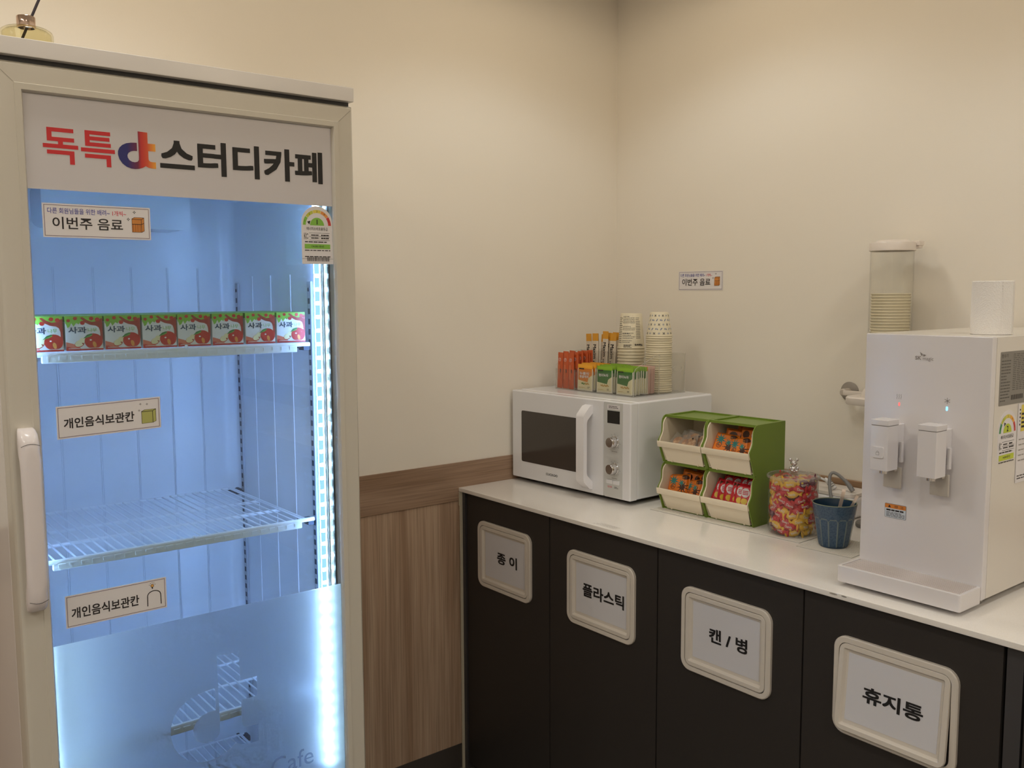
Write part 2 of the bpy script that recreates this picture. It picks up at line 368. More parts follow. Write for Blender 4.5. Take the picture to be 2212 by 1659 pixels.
# shelf rails with slots
M_slot = mat('slot_dark', (58, 66, 78), .7); M_railm = mat('rail_metal', (176, 182, 190), .45, .1)
def rail(x, y, s):
    m = MB().box(x-.009, x+.009, min(y, y+s*.005), max(y, y+s*.005), .40, 1.485, M_railm, .001)
    z = .41
    while z < 1.455:
        m.add([(x-.0045, y+s*.0053, z), (x+.0045, y+s*.0053, z), (x+.0045, y+s*.0053, z+.0115), (x-.0045, y+s*.0053, z+.0115)], [[0, 1, 2, 3]], M_slot); z += .021
    m.lathe([(.0042, 0), (.0042, .0006), (.002, .001)], M_slot, 12, T=lambda a, b_, c_: (x+a, y+s*(.0052+c_), 1.468+b_), cap1=True)
    part('shelf_rail', m, fr)
for xx in (.115, .495): rail(xx, LY1, -1); rail(xx, LY0, 1)
# LED strips in the front corners
def emis(name, col, st):
    m = bpy.data.materials.new(name); m.use_nodes = True; nt = m.node_tree; nt.nodes.clear(); e = nt.nodes.new('ShaderNodeEmission'); e.inputs[0].default_value = (*col, 1); e.inputs[1].default_value = st
    o = nt.nodes.new('ShaderNodeOutputMaterial'); nt.links.new(e.outputs[0], o.inputs[0]); return m
M_led = emis('led_chip_light', (.55, .80, 1), 90); M_strip = emis('led_board_light', (.30, .49, 1), 37); M_cov = emis('led_cover_glow', (.42, .78, 1), 1.25)
led0 = None
for yy, s, dx in ((-1.3805, -1, 0), (-1.9012, 1, -.024)):
    st = part('led_strip', MB().box(.539+dx, .545+dx, yy-.0045, yy+.0045, .47, 1.66, M_cov, .002).box(.5372+dx, .5388+dx, yy-.0042, yy+.0042, .47, 1.66, M_strip), fr, label='vertical glowing white LED strip')
    part('led_channel', MB().box(.536+dx, .547+dx, min(yy-s*.006, yy-s*.0085), max(yy-s*.006, yy-s*.0085), .465, 1.665, M_liner), st)
    z = .485
    while z < 1.655:
        if led0 is None:
            led0 = part('led', MB().ball((.5445, yy-.0005, z), (.0028, .0062, .0042), M_led, 10, 6), st); z0l = z; y0l = yy
        else:
            o = led0.copy(); C.objects.link(o); o.parent = st; o.location = (dx, yy-y0l, z-z0l)
        z += .0273
# wire shelves
shelf_src = None
def shelf(z):
    global shelf_src
    if shelf_src:
        r = dup(shelf_src, parent=fr); r.location = (0, 0, z-shelf_src['z']); return r
    y0, y1, xb, xf = -1.893, -1.384, .108, .512
    s = part('wire_shelf', MB().tube([(xb, y0, z-.003), (xb, y1-.008, z-.003)], .003, M_wire).tube([(xb, y1-.016, z-.004), (xf-.01, y1-.016, z-.004)], .003, M_wire).tube([(xb, y0+.004, z-.004), (xf-.01, y0+.004, z-.004)], .003, M_wire), fr)
    fb = MB().box(xf-.010, xf, y0+.012, y1-.028, z-.0185, z-.001, M_wire, .002).tube([(xf-.004, y0, z-.0035), (xf-.004, y1, z-.0035)], .0042, M_wire)
    y = y0+.02
    while y < y1-.045:
        fb.box(xf-.001, xf+.0014, y, y+.0125, z-.0095, z-.0068, M_wire); fb.box(xf-.001, xf+.0011, y+.0002, y+.0024, z-.0130, z-.0092, M_wire); y += .0185
    fb.ball((xf+.001, (y0+y1)/2+.003, z+.0015), .0035, M_wire)
    part('front_rail', fb, s)
    for xx in (.2747, .3845): part('cross_bar', MB().tube([(xx, y0+.004, z-.005), (xx, y1-.016, z-.005)], .0034, M_wire), s)
    y = y0+.016; w0 = None
    while y < y1-.022:
        if w0 is None: w0 = part('wire', MB().tube([(xb, y, z-.0015), (xf-.006, y, z-.0015), (xf-.001, y, z-.0035)], .0017, M_wire, 6), s)
        else: share(w0, s, (0, y-yw, 0))
        if w0 and y == y0+.016: yw = y
        y += .0173
    for xx in (.115, .495):
        part('shelf_clip', MB().box(xx-.012, xx+.012, y1-.012, y1+.001, z-.016, z-.003, M_slot, .001).box(xx-.03, xx, y1-.018, y1-.012, z-.012, z-.008, M_slot), s)
    s['z'] = z; shelf_src = s; return s
for z in (1.361, .9985, .640, .380): shelf(z)
# door
dz0, dz1, gz0, gz1 = .07, 1.8231, .16, 1.7765
T = Tf(0)
def ring4(u0, u1, v0, v1, x): return [(u0, v0, x), (u1, v0, x), (u1, v1, x), (u0, v1, x)]
wnl = True
loops = [ring4(YL, YR, dz0, dz1, .553), ring4(YL, YR, dz0, dz1, FX-.012), ring4(YL+.0035, YR-.0025, dz0+.003, dz1-.003, FX-.003), ring4(YL+.009, YR-.006, dz0+.006, dz1-.006, FX),
         ring4(GL-.013, GR+.013, gz0-.013, gz1+.013, FX), ring4(GL-.0122, GR+.0122, gz0-.0122, gz1+.0122, FX+.0014), ring4(GL-.003, GR+.003, gz0-.003, gz1+.003, FX+.001), ring4(GL, GR, gz0, gz1, FX-.006), ring4(GL, GR, gz0, gz1, .553), ring4(YL, YR, dz0, dz1, .553)]
dr = part('door', MB().loft(loops, M_df, T, wn=True), fr)
part('gasket', MB().loft([ring4(GL-.035, GR+.035, gz0-.03, gz1+.03, .5495), ring4(GL-.035, GR+.035, gz0-.03, gz1+.03, .5528), ring4(GL-.012, GR+.012, gz0-.01, gz1+.01, .5528), ring4(GL-.012, GR+.012, gz0-.01, gz1+.01, .5495)], mat('pale_gasket', (186, 190, 196), .5), T), dr)
XG = .594
for yo, yi in ((YL+.010, GL-.013), (YR-.007, GR+.013)):
    part('mitre_seam', MB().tube([(FX+.0001, yo, dz1-.010), (FX+.0001, yi, gz1+.013)], .0003, mat('seam_grey', (140, 134, 124), .5), 5), dr)
M_glass = clear('clear_door_glass', (.93, .96, .97), rough=.0, ior=1.42)
part('glass_pane', MB().box(XG-.004, XG, GL, GR, gz0, gz1, M_glass), dr)
part('inner_glass_pane', MB().box(.558, .561, GL, GR, gz0, gz1, M_glass), dr)
part('spacer_bar', MB().box(.574, .580, GR-.004, GR-.001, gz0, gz1, mat('spacer_grey', (70, 74, 80), .5)), dr)
SB = 1.628
part('header_sign', MB().box(XG+.0002, XG+.0012, GL+.0003, GR-.0003, SB, gz1-.0003, mat('header_sign_white', (206, 202, 205), .35)), dr)
TG = Tf(XG+.0012)
LOGO = [(-1.630, .790), (-1.5875, .788), (-1.5875, .731), (-1.554, .731), (-1.554, .692), (-1.5865, .692), (-1.5865, .650), (-1.584, .642), (-1.578, .637), (-1.570, .636), (-1.554, .636), (-1.554, .602), (-1.572, .602), (-1.588, .605), (-1.600, .612), (-1.612, .603), (-1.63, .5955), (-1.647, .593), (-1.665, .594), (-1.685, .602), (-1.702, .617), (-1.714, .637), (-1.720, .66), (-1.719, .68), (-1.712, .698), (-1.700, .712), (-1.683, .7225), (-1.662, .728), (-1.636, .730),
        (-1.636, .687), (-1.650, .687), (-1.663, .683), (-1.674, .674), (-1.679, .662), (-1.678, .650), (-1.671, .637), (-1.660, .630), (-1.647, .628), (-1.636, .632), (-1.630, .641), (-1.629, .655)]
M_red = mat('print_red', (204, 40, 46), .5)
m = MB().text('독특', (-1.8795, -1.7700, 1.6700, 1.7275), .0004, M_red, TG, .018)
part('lettering', m, dr, label='red bold header lettering')
part('lettering', MB().text('스터디카페', (-1.6965, -1.3895, 1.6690, 1.7285), .0004, M_black, TG, .030), dr, label='black bold header lettering')
# gradient logo: navy to red to orange across the mark
mg = bpy.data.materials.new('logo_gradient_print'); mg.use_nodes = True; nt = mg.node_tree; bs = nt.nodes['Principled BSDF']; bs.inputs['Roughness'].default_value = .5
ge = nt.nodes.new('ShaderNodeNewGeometry'); sx = nt.nodes.new('ShaderNodeSeparateXYZ'); mr = nt.nodes.new('ShaderNodeMapRange'); cr = nt.nodes.new('ShaderNodeValToRGB')
mr.inputs['From Min'].default_value = -1.7656; mr.inputs['From Max'].default_value = -1.7035
nt.links.new(ge.outputs['Position'], sx.inputs[0]); nt.links.new(sx.outputs['Y'], mr.inputs['Value']); nt.links.new(mr.outputs[0], cr.inputs[0]); nt.links.new(cr.outputs[0], bs.inputs['Base Color'])
e = cr.color_ramp.elements; e[0].position = .25; e[0].color = rgb((38, 40, 110)); e[1].position = 1; e[1].color = rgb((240, 168, 60))
for p_, c_ in ((.52, (110, 34, 66)), (.62, (196, 48, 46)), (.78, (214, 84, 50))): k = e.new(p_); k.color = rgb(c_)
part('logo', MB().flat([(-1.7656+(a+1.721)/.167*.0621, 1.6705+(c_-.592)/.198*.0635) for a, c_ in LOGO], .0004, mg, TG), dr, label='round two letter logo fading navy to orange')
# frosted film with the logo cut out
cu = bpy.data.curves.new('film', 'CURVE'); cu.dimensions = '2D'; cu.fill_mode = 'BOTH'
for o in ([(GL+.001, gz0+.002), (GR-.001, gz0+.002), (GR-.001, .8755), (GL+.001, .8755)], LOGO):
    sp = cu.splines.new('POLY'); sp.points.add(len(o)-1); sp.use_cyclic_u = True
    for k, q in enumerate(o): sp.points[k].co = (q[0], q[1], 0, 1)
co = bpy.data.objects.new('film', cu); C.objects.link(co); me = bpy.data.meshes.new_from_object(co.evaluated_get(bpy.context.evaluated_depsgraph_get()))
film = MB(); M_film = bpy.data.materials.new('frosted_film'); M_film.use_nodes = True; nt = M_film.node_tree; nt.nodes.clear()
out = nt.nodes.new('ShaderNodeOutputMaterial'); rf = nt.nodes.new('ShaderNodeBsdfRefraction'); rf.inputs['Roughness'].default_value = .5; rf.inputs['IOR'].default_value = 1.4; rf.inputs['Color'].default_value = (1, 1, 1, 1)
tl = nt.nodes.new('ShaderNodeBsdfTranslucent'); tl.inputs[0].default_value = (1, 1, 1, 1); df = nt.nodes.new('ShaderNodeBsdfDiffuse'); df.inputs[0].default_value = (.85, .87, .9, 1)
a1 = nt.nodes.new('ShaderNodeMixShader'); a1.inputs[0].default_value = .28; a2 = nt.nodes.new('ShaderNodeMixShader'); a2.inputs[0].default_value = .02
nt.links.new(rf.outputs[0], a1.inputs[1]); nt.links.new(tl.outputs[0], a1.inputs[2]); nt.links.new(a1.outputs[0], a2.inputs[1]); nt.links.new(df.outputs[0], a2.inputs[2]); nt.links.new(a2.outputs[0], out.inputs[0])
film.keep = True
for wf, sg in ((.0012, 1), (.0006, -1)):
    fs_ = []
    for p_ in me.polygons:
        q_ = list(p_.vertices)
        if (p_.normal.z > 0) != (sg > 0): q_.reverse()
        fs_.append(q_)
    film.add([(v.co.x, v.co.y, wf) for v in me.vertices], fs_, M_film, Tf(XG))
bpy.data.objects.remove(co); bpy.data.curves.remove(cu); bpy.data.meshes.remove(me)
part('frosted_film', film, dr, label='frosted privacy film with logo cut out')
part('film_lettering', MB().text('Cafe', (-1.531, -1.4415, .5205, .556), .0016, clear('film_print', (.72, .8, .95), haze=.25, hazecol=(.55, .66, .85)), Tf(XG)), dr, label='faint letters in the frosted film')
# handle
def hs(yc, x, w_, t_):   # rounded section in (y, x)
    return [(x+b_, yc+a_) for a_, b_ in rrect(-w_/2, w_/2, -t_/2, t_/2, min(w_, t_)*.42, 4)]
hz = [(.9475, FX+.004, .0225, .010), (.950, FX+.010, .026, .020), (.957, FX+.017, .029, .030), (.968, FX+.020, .030, .036), (.985, FX+.023, .0305, .032), (.996, FX+.029, .0305, .020), (1.010, FX+.031, .030, .017), (1.10, FX+.032, .029, .016), (1.185, FX+.031, .030, .017), (1.199, FX+.029, .0305, .020), (1.21, FX+.023, .0305, .032), (1.227, FX+.020, .030, .036), (1.238, FX+.017, .029, .030), (1.245, FX+.010, .026, .020), (1.2475, FX+.004, .0225, .010)]
M_hd = mat('pale_pink_white_handle', (226, 218, 218), .2)
hd = part('handle', MB().loft([[(a_, b_, z) for a_, b_ in hs(-1.930, x, w_, t_)] for z, x, w_, t_ in hz], M_hd, cap0=True, cap1=True), dr)
for z in (.972, 1.222):
    part('seam', MB().tube([(FX+.0385+.0003*(3-abs(k-3)), -1.944+.0046*k, z+.0040*math.sin(PI*k/6)*(1 if z > 1.1 else -1)) for k in range(7)], .0004, M_dark, 5), hd)

# notice stickers: same drawing as a plain little carton, no face
M_bord = mat('sticker_border_line', (120, 100, 116), .6); M_blue = mat('sticker_blue_ink', (72, 74, 158), .6); M_rd = mat('sticker_red_ink', (206, 70, 88), .6)
M_ink = mat('sticker_black_ink', (40, 34, 36), .6); M_bx = mat('sticker_orange_box', (206, 134, 62), .6); M_bx2 = mat('sticker_brown_stripe', (178, 104, 44), .6); M_bg = mat('sticker_green_box', (176, 176, 100), .6)
def sparkle(m, u, v, r, w, T): m.flat([(u, v+r), (u+r*.3, v+r*.3), (u+r, v), (u+r*.3, v-r*.3), (u, v-r), (u-r*.3, v-r*.3), (u-r, v), (u-r*.3, v+r*.3)], w, M_ink, T); m.flat(ell(u, v, r*.3, r*.3, 8), w+.0001, M_paper, T)
def line(m, pts, t, w, mt, T):
    for (a, b_), (c_, d_) in zip(pts, pts[1:]):
        L = math.hypot(c_-a, d_-b_) or 1; nx, ny = -(d_-b_)/L*t/2, (c_-a)/L*t/2
        m.flat([(a+nx, b_+ny), (c_+nx, d_+ny), (c_-nx, d_-ny), (a-nx, b_-ny)], w, mt, T)
def carton(m, u, v, W_, Hh, w, T, front, stripe):
    o = [(u, v), (u+W_*.78, v), (u+W_, v+Hh*.1), (u+W_, v+Hh), (u+W_*.22, v+Hh), (u, v+Hh*.9)]
    m.flat([(a+(a-u-W_/2)*.06, c_+(c_-v-Hh/2)*.05) for a, c_ in o], w, M_ink, T); m.flat(o, w+.0001, front, T)
    line(m, [(u+W_*.78, v), (u+W_*.78, v+Hh*.88), (u, v+Hh*.88)], W_*.04, w+.0002, M_ink, T); line(m, [(u+W_*.78, v+Hh*.88), (u+W_, v+Hh)], W_*.04, w+.0002, M_ink, T)
    if stripe:
        for k in range(4): m.flat(rect(u+W_*(.05+.19*k), u+W_*(.13+.19*k), v+Hh*.02, v+Hh*.52), w+.0002, M_bx2, T)
        line(m, [(u, v+Hh*.54), (u+W_*.78, v+Hh*.54), (u+W_, v+Hh*.62)], W_*.05, w+.0003, M_ink, T)
def notice(kind, u0, u1, v0, v1, T):
    W_, Hh = u1-u0, v1-v0; m = MB().prism(rect(u0, u1, v0, v1), 0, .0003, M_paper, T); P = lambda a, c_: (u0+a*W_, v0+c_*Hh)
    i = .014*W_; t = .0009
    for o in (rect(u0+i, u1-i, v1-i-t, v1-i), rect(u0+i, u1-i, v0+i, v0+i+t), rect(u0+i, u0+i+t, v0+i, v1-i), rect(u1-i-t, u1-i, v0+i, v1-i)): m.flat(o, .0005, M_bord, T)
    R_ = lambda a, b_, c_, d_: (u0+a*W_, u0+b_*W_, v0+c_*Hh, v0+d_*Hh)
    if kind == 1:
        m.text('다른 회원님들을 위한 배려~', R_(.045, .61, .70, .87), .0005, M_blue, T, .012); m.text('1개씩~', R_(.635, .765, .70, .86), .0005, M_rd, T, .012)
        m.text('이번주 음료', R_(.085, .73, .25, .61), .0005, M_ink, T, .014)
        carton(m, u0+.82*W_, v0+.24*Hh, .115*W_, .44*Hh, .0005, T, M_bx, True)
        sparkle(m, *P(.845, .84), .055*Hh, .0005, T); sparkle(m, *P(.785, .62), .055*Hh, .0005, T)
    elif kind == 2:
        m.text('개인음식보관칸', R_(.065, .735, .30, .62), .0005, M_ink, T, .02)
        carton(m, u0+.81*W_, v0+.20*Hh, .14*W_, .42*Hh, .0005, T, M_bg, False)
        for a, c_ in ((.80, .82), (.865, .80), (.785, .62)): sparkle(m, *P(a, c_), .04*Hh, .0005, T)
    else:
        m.text('개인음식보관칸', R_(.055, .715, .26, .60), .0005, M_ink, T, .02)
        a, c_ = P(.87, .42); line(m, [(a-.07*W_, c_-.26*Hh)]+ell(a, c_+.06*Hh, .068*W_, .15*Hh, 12, 180, 0)+[(a+.07*W_, c_-.26*Hh)], .0016, .0005, M_ink, T)
        a, c_ = P(.855, .80); m.flat(ell(a, c_, .018*W_, .055*Hh, 14), .0005, M_ink, T); m.flat(ell(a, c_, .014*W_, .042*Hh, 14), .0006, mat('bulb_orange', (226, 168, 88), .6), T); m.flat(rect(a-.006*W_, a+.006*W_, c_-.1*Hh, c_-.05*Hh), .0006, M_ink, T)
        for k in range(5): g = math.radians(20+35*k); line(m, [(a+.026*W_*math.cos(g), c_+.085*Hh*math.sin(g)), (a+.036*W_*math.cos(g), c_+.115*Hh*math.sin(g))], .0008, .0005, M_ink, T)
    return m
TS = Tf(XG+.0002)
part('notice_sticker', notice(1, -1.8856, -1.7167, 1.5522, 1.6069, TS), dr, label='white notice with blue and black lettering under the header')
def sheared(k): return lambda u, v, w: (XG+.0004+w, u, v+(u+1.8)*k)
part('notice_sticker', notice(2, -1.8812, -1.7135, 1.2245, 1.2790, sheared(.030)), dr, label='white notice with green carton drawing between the shelves')
part('notice_sticker', notice(3, -1.8829, -1.7164, .9020, .9578, sheared(.006)), dr, label='white notice with light bulb drawing above the frosted film')
# energy label
M_eg = mat('energy_green', (132, 188, 70), .5); M_ey = mat('energy_yellow', (222, 204, 84), .5); M_ey2 = mat('energy_lime', (196, 200, 74), .5); M_eo = mat('energy_orange', (228, 148, 70), .5); M_er = mat('energy_red', (204, 54, 52), .5); M_ed = mat('energy_dark_green', (58, 140, 84), .5)
def energy(m, u0, u1, v0, v1, num, cols, hub, T, title='에너지소비효율등급', price='134,000 원/년', code=True):
    W_ = u1-u0; uc = (u0+u1)/2; R = W_*.5; va = v1-R
    m.prism([(u0, v0), (u1, v0)] + ell(uc, va, R, R, 20, 0, 180), 0, .0003, M_paper, T)
    vb = va-.06*W_
    for k, c_ in enumerate(cols): m.flat(arcseg(uc, vb, R*.72, R*.9, 180-36*k-.8, 180-36*(k+1)+.8), .0005, c_, T); a = math.radians(162-36*k); m.text(str(k+1), (uc+R*.81*math.cos(a)-.02*W_, uc+R*.81*math.cos(a)+.02*W_, vb+R*.81*math.sin(a)-.03*W_, vb+R*.81*math.sin(a)+.03*W_), .0006, M_black, T, keep=True)
    m.flat(ell(uc, vb, R*.45, R*.45, 16, 0, 180), .0005, hub, T); m.text(num, (uc-.045*W_, uc+.045*W_, vb+.03*W_, vb+.17*W_), .0006, M_black, T, .02, keep=True)
    a = math.radians(180-36*int(num)+18); m.flat(rotp([(uc-R*.66, vb), (uc-R*.48, vb+.06*W_), (uc-R*.48, vb-.06*W_)], uc, vb, math.degrees(a)-180), .0005, M_black, T)
    m.text(title, (uc-.34*W_, uc+.34*W_, vb-.145*W_, vb-.05*W_), .0005, M_black, T, .01)
    h = vb-.22*W_
    for k in range(3): line(m, [(u0+.24*W_, h-.105*W_*k), (u1-.1*W_, h-.105*W_*k)], .0006, .0005, M_ink, T)
    m.bars((u0+.30*W_, u0+.55*W_, h-.19*W_, h-.02*W_), 2, .0005, M_ink, T, .35, 2); m.bars((u0+.62*W_, u0+.88*W_, h-.19*W_, h-.02*W_), 2, .0005, M_ink, T, .45, 3)
    m.text('K', (u0+.08*W_, u0+.15*W_, h-.19*W_, h), .0005, M_ink, T); m.text('C', (u0+.14*W_, u0+.21*W_, h-.17*W_, h-.02*W_), .0005, M_ink, T)
    m.bars((u0+.1*W_, u0+.8*W_, h-.29*W_, h-.23*W_), 1, .0005, M_ink, T, .5, 5)
    m.flat(rect(u0+.09*W_, u1-.09*W_, h-.46*W_, h-.32*W_), .0005, hub, T); m.text(price, (uc-.2*W_, uc+.2*W_, h-.42*W_, h-.355*W_), .0006, M_black, T, .012)
    m.bars((u0+.09*W_, u1-.09*W_, h-.53*W_, h-.48*W_), 1, .0005, M_ink, T, .5, 7)
    if code:
        m.bars((u0+.09*W_, u1-.09*W_, h-.71*W_, h-.66*W_), 1, .0005, M_ink, T, .5, 7); line(m, [(u0, h-.75*W_), (u1, h-.75*W_)], .0004, .0005, M_ink, T)
        a = u0+.16*W_
        while a < u1-.12*W_: b_ = a+W_*random.choice((.008, .012, .02)); m.flat(rect(a, b_, v0+.08*W_, v0+.20*W_), .0005, M_ink, T); a = b_+W_*random.choice((.008, .014))
    return m
part('energy_label', energy(MB(), -1.4362, -1.3705, 1.5166, 1.6270, '1', (M_eg, M_ey2, M_ey, M_eo, M_er), M_eg, TS), dr, label='arched white energy rating sticker, grade 1')

# ---------------------------------------------------------------- juice cartons on the upper shelf
M_jw = mat('carton_white', (226, 226, 224), .45); M_jg = mat('carton_leaf_green', (128, 184, 60), .45); M_jr = mat('carton_apple_red', (190, 44, 36), .4); M_jb = mat('carton_branch_red', (158, 52, 40), .45)
M_jn = mat('carton_navy_letters', (40, 70, 96), .5); M_jo = mat('carton_gold', (222, 150, 70), .4); M_jc = mat('carton_apple_flesh', (232, 224, 176), .45); M_jd = mat('carton_leaf_dark', (52, 120, 62), .45); M_jp = mat('carton_rose_blush', (214, 118, 92), .45); M_jt = mat('carton_side_green', (120, 170, 66), .45)
JW, JH, JD = .0615, .0605, .044
def juice():
    r = thing('juice_carton', 'x', 'juice carton', (0, 0, 0)); T = Tf(JD/2)
    part('carton', MB().box(-JD/2, JD/2, -JW/2, JW/2, 0, JH, M_jw, .0012).box(-JD/2-.0002, JD/2+.0002, -JW/2-.0002, JW/2+.0002, JH-.010, JH+.0003, M_jt, .001), r)
    m = MB(); u = lambda a: -JW/2+a*JW; v = lambda a: a*JH; P = lambda l: [(u(a), v(b_)) for a, b_ in l]
    for k in range(6): m.flat(P([(.005, .02), (.42-.05*k, .02), (.36-.06*k, .1), (.2-.03*k, .2-.02*k), (.005, .26-.035*k)]), .0002+.00003*k, (M_jp, M_jp, M_jr)[k//2], T)
    m.flat(P([(0.005, .985), (.995, .985), (.995, .74), (.95, .80), (.9, .74), (.84, .83), (.74, .80), (.6, .86), (.5, .78), (.42, .85), (.36, .76), (.3, .80), (.22, .70), (.17, .80), (.12, .70), (.06, .66), (.03, .76), (.005, .8)]), .0003, M_jg, T)
    m.flat(P([(.40, .95), (.46, .97), (.58, .88), (.72, .82), (.86, .84), (.97, .93), (.995, .9), (.995, .3), (.93, .3), (.925, .55), (.89, .66), (.82, .71), (.66, .74), (.54, .80)]), .0004, M_jb, T)
    for a, b_, s_ in ((.09, .87, .05), (.27, .93, .055), (.46, .80, .065), (.70, .92, .06), (.86, .89, .065)): m.flat(ell(u(a), v(b_), s_*JW, s_*JH*.9, 14), .0005, M_jr, T)
    m.text('사과', (u(.08), u(.56), v(.50), v(.69)), .0004, M_jn, T, .025); m.text('나무', (u(.60), u(.84), v(.53), v(.65)), .0004, M_jg, T, .0)
    m.flat(rotp(ell(u(.36), v(.20), .14*JW, .10*JH, 16), u(.36), v(.20), 25), .0004, M_jr, T); m.flat(rotp(ell(u(.365), v(.21), .13*JW, .09*JH, 16), u(.36), v(.2), 25), .0005, M_jc, T)
    m.flat(ell(u(.45), v(.30), .09*JW, .07*JH, 14), .00045, M_jc, T); m.flat(rotp(ell(u(.45), v(.20), .035*JW, .018*JH, 8), u(.45), v(.2), -40), .0006, M_jb, T)
    m.flat(ell(u(.74), v(.265), .245*JW, .225*JH, 24), .0006, M_jr, T); m.flat(rotp(ell(u(.76), v(.17), .05*JW, .09*JH, 12), u(.76), v(.17), 15), .0007, M_jo, T); m.flat(ell(u(.66), v(.30), .03*JW, .022*JH, 8), .0007, M_jw, T)
    m.flat(P([(.46, .345), (.56, .45), (.68, .49), (.72, .46), (.64, .39)]), .0008, M_jd, T); m.flat(P([(.46, .345), (.68, .42), (.72, .46)]), .00085, M_jg, T)
    m.flat(P([(.005, .005), (.995, .005), (.995, .05), (.005, .05)]), .0007, M_jr, T)
    k = .07
    while k < .93: m.flat(P([(k, .055), (k+.02, .055), (k+.02, .075), (k, .075)]), .0008, M_jw, T); k += .034
    part('printed_front', m, r); part('straw_foil', MB().lathe([(.0035, 0), (.0035, .0004)], M_silver, 12, c=(.01, .012, JH), cap1=True), r)
    return r
jb = juice(); first = True
jy = [-1.8745, -1.8100, -1.7455, -1.6806, -1.6165, -1.5520, -1.4863, -1.4212]
ords = ['leftmost', 'second', 'third', 'fourth', 'fifth', 'sixth', 'seventh', 'rightmost']
for row in range(4):
    for k, y in enumerate(jy):
        loc = (.505-JD/2-row*(JD+.003), y+random.uniform(-.0008, .0008)*row, 1.3615+.0008)
        lab = 'apple juice carton, %s in the front row on the upper fridge shelf' % ords[k] if row == 0 else 'apple juice carton behind the front row, only its top edge showing'
        if first: jb.location = loc; jb['label'] = lab; jb['group'] = 'apple juice cartons on the upper shelf'; first = False
        else: dup(jb, loc, (0, 0, random.uniform(-.015, .015)), lab, 'apple juice cartons on the upper shelf')

# ---------------------------------------------------------------- reed diffuser on the fridge
rd = thing('reed_diffuser', 'squat clear glass reed diffuser with metal collar on the fridge top', 'diffuser', (.45, -1.8645, 1.8577))
M_bg2 = clear('pale_amber_glass', (.97, .95, .84), rough=.0, ior=1.5); 
part('bottle', MB().lathe([(.002, .0006), (.039, .0006), (.0415, .003), (.0415, .044), (.040, .0485), (.034, .0525), (.020, .0555), (.0135, .056), (.0135, .060)], M_bg2, 40).lathe([(.0135, .0585), (.016, .0545), (.033, .0495), (.038, .045), (.0385, .006), (.002, .005)], M_bg2, 40), rd, True)
part('oil', MB().lathe([(.001, .006), (.038, .006), (.038, .026), (.001, .026)], clear('diffuser_oil', (.96, .9, .72), ior=1.2), 32), rd, True)
part('collar', MB().lathe([(.0125, .0545), (.0145, .0548), (.0148, .0552), (.0148, .0725), (.0142, .0735), (.011, .0735), (.010, .070)], mat('rose_chrome', (224, 200, 186), .12, 1), 40), rd, True)
part('reed', MB().tube([(.0, -.019, .008), (0, .0085, .0735), (.0, .034, .134)], .0022, mat('black_reed', (44, 34, 40), .7), 8), rd, True)

# ---------------------------------------------------------------- microwave
MWL = Vector((.0150, -.4650, .88)); MWR = math.radians(1.6)
mw = thing('microwave', 'white microwave oven with dark window, bar handle and two dials', 'microwave', MWL, MWR)
mw.scale = (.976, 1, 1)
M_mw = mat('microwave_white', (228, 228, 232), .18); M_mp = mat('microwave_panel_silver', (206, 207, 206), .32, .15)
WW, DD_, HH = .507, .355, .283
part('body', MB().box(.003, WW-.003, .031, DD_, .013, HH, M_mw, .006, seg=3), mw, True)
Tl = Tm(0)
dm = part('door', MB().box(0, .403, 0, .030, .013, HH-.001, M_mw, .004, seg=3), mw, True)
part('window', MB().prism(rrect(.046, .322, .065, .222, .006), -.004, .0006, mat('microwave_window', (66, 60, 56), .12, spec=.6), Tl), dm, True, 'dark glossy window')
hh = [(0, .265), (.012, .262), (.034, .240), (.036, .232), (.036, .058), (.034, .050), (.012, .028), (0, .025), (0, .048), (.020, .066), (.023, .074), (.023, .216), (.020, .224), (0, .242)]
part('handle', MB().prism(hh, .329, .360, mat('handle_white', (236, 234, 238), .25), lambda u, v, w: (w, -u, v)), dm, True)
part('lettering', MB().text('CUCKOO', (.160, .212, .0375, .0445), .0006, M_black, Tl, .012), dm, True)
cp = part('control_panel', MB().box(.4045, WW, 0, .030, .013, HH-.001, M_mw, .004, seg=3).prism(rect(.4050, .478, .016, .279), -.001, .0004, M_mp, Tl), mw, True)
part('display', MB().prism(rect(.419, .4665, .2215, .2565), 0, .0008, mat('black_display', (20, 19, 20), .15), Tl), cp, True)
part('instruction_sticker', MB().prism(rect(.418, .467, .2605, .2725), 0, .0007, M_paper, Tl).bars((.424, .461, .2625, .2705), 2, .0009, M_ink, Tl, .4, 4), cp, True)
M_knob = mat('brushed_steel_dial', (176, 168, 162), .28, 1)
for zc in (.1715, .0970):
    TK = lambda a, b_, c_, zc=zc: (.4475+a, -c_, zc+b_)
    kb = part('dial', MB().lathe([(.0168, 0), (.0168, .003), (.0155, .0045)], M_silver, 32, TK).lathe([(.0150, .004), (.0142, .021), (.0132, .0228)], M_silver, 32, TK).lathe([(.0132, .0228), (.006, .0231), (.0005, .0231)], M_knob, 32, TK), cp, True)
    tk = MB()
    for k in range(9):
        a = math.radians(225-33.75*k); line(tk, [(.4475+.0205*math.cos(a), zc+.0205*math.sin(a)), (.4475+.0225*math.cos(a), zc+.0225*math.sin(a))], .0008, .0006, M_ink, Tl)
    tk.bars((.437, .458, zc-.0285, zc-.0265), 1, .0006, mgl, Tl, .8, 3); part('dial_marks', tk, cp, True)
for k in range(2): part('button', MB().prism(rrect(.4175+.0252*k, .4415+.0252*k, .0525, .0635, .0012, 3), 0, .0025, M_mw, Tl), cp, True)
part('button_print', MB().bars((.421, .438, .041, .047), 2, .0006, M_rd, Tl, .4, 2).bars((.447, .462, .041, .047), 2, .0006, M_ink, Tl, .4, 2), cp, True)
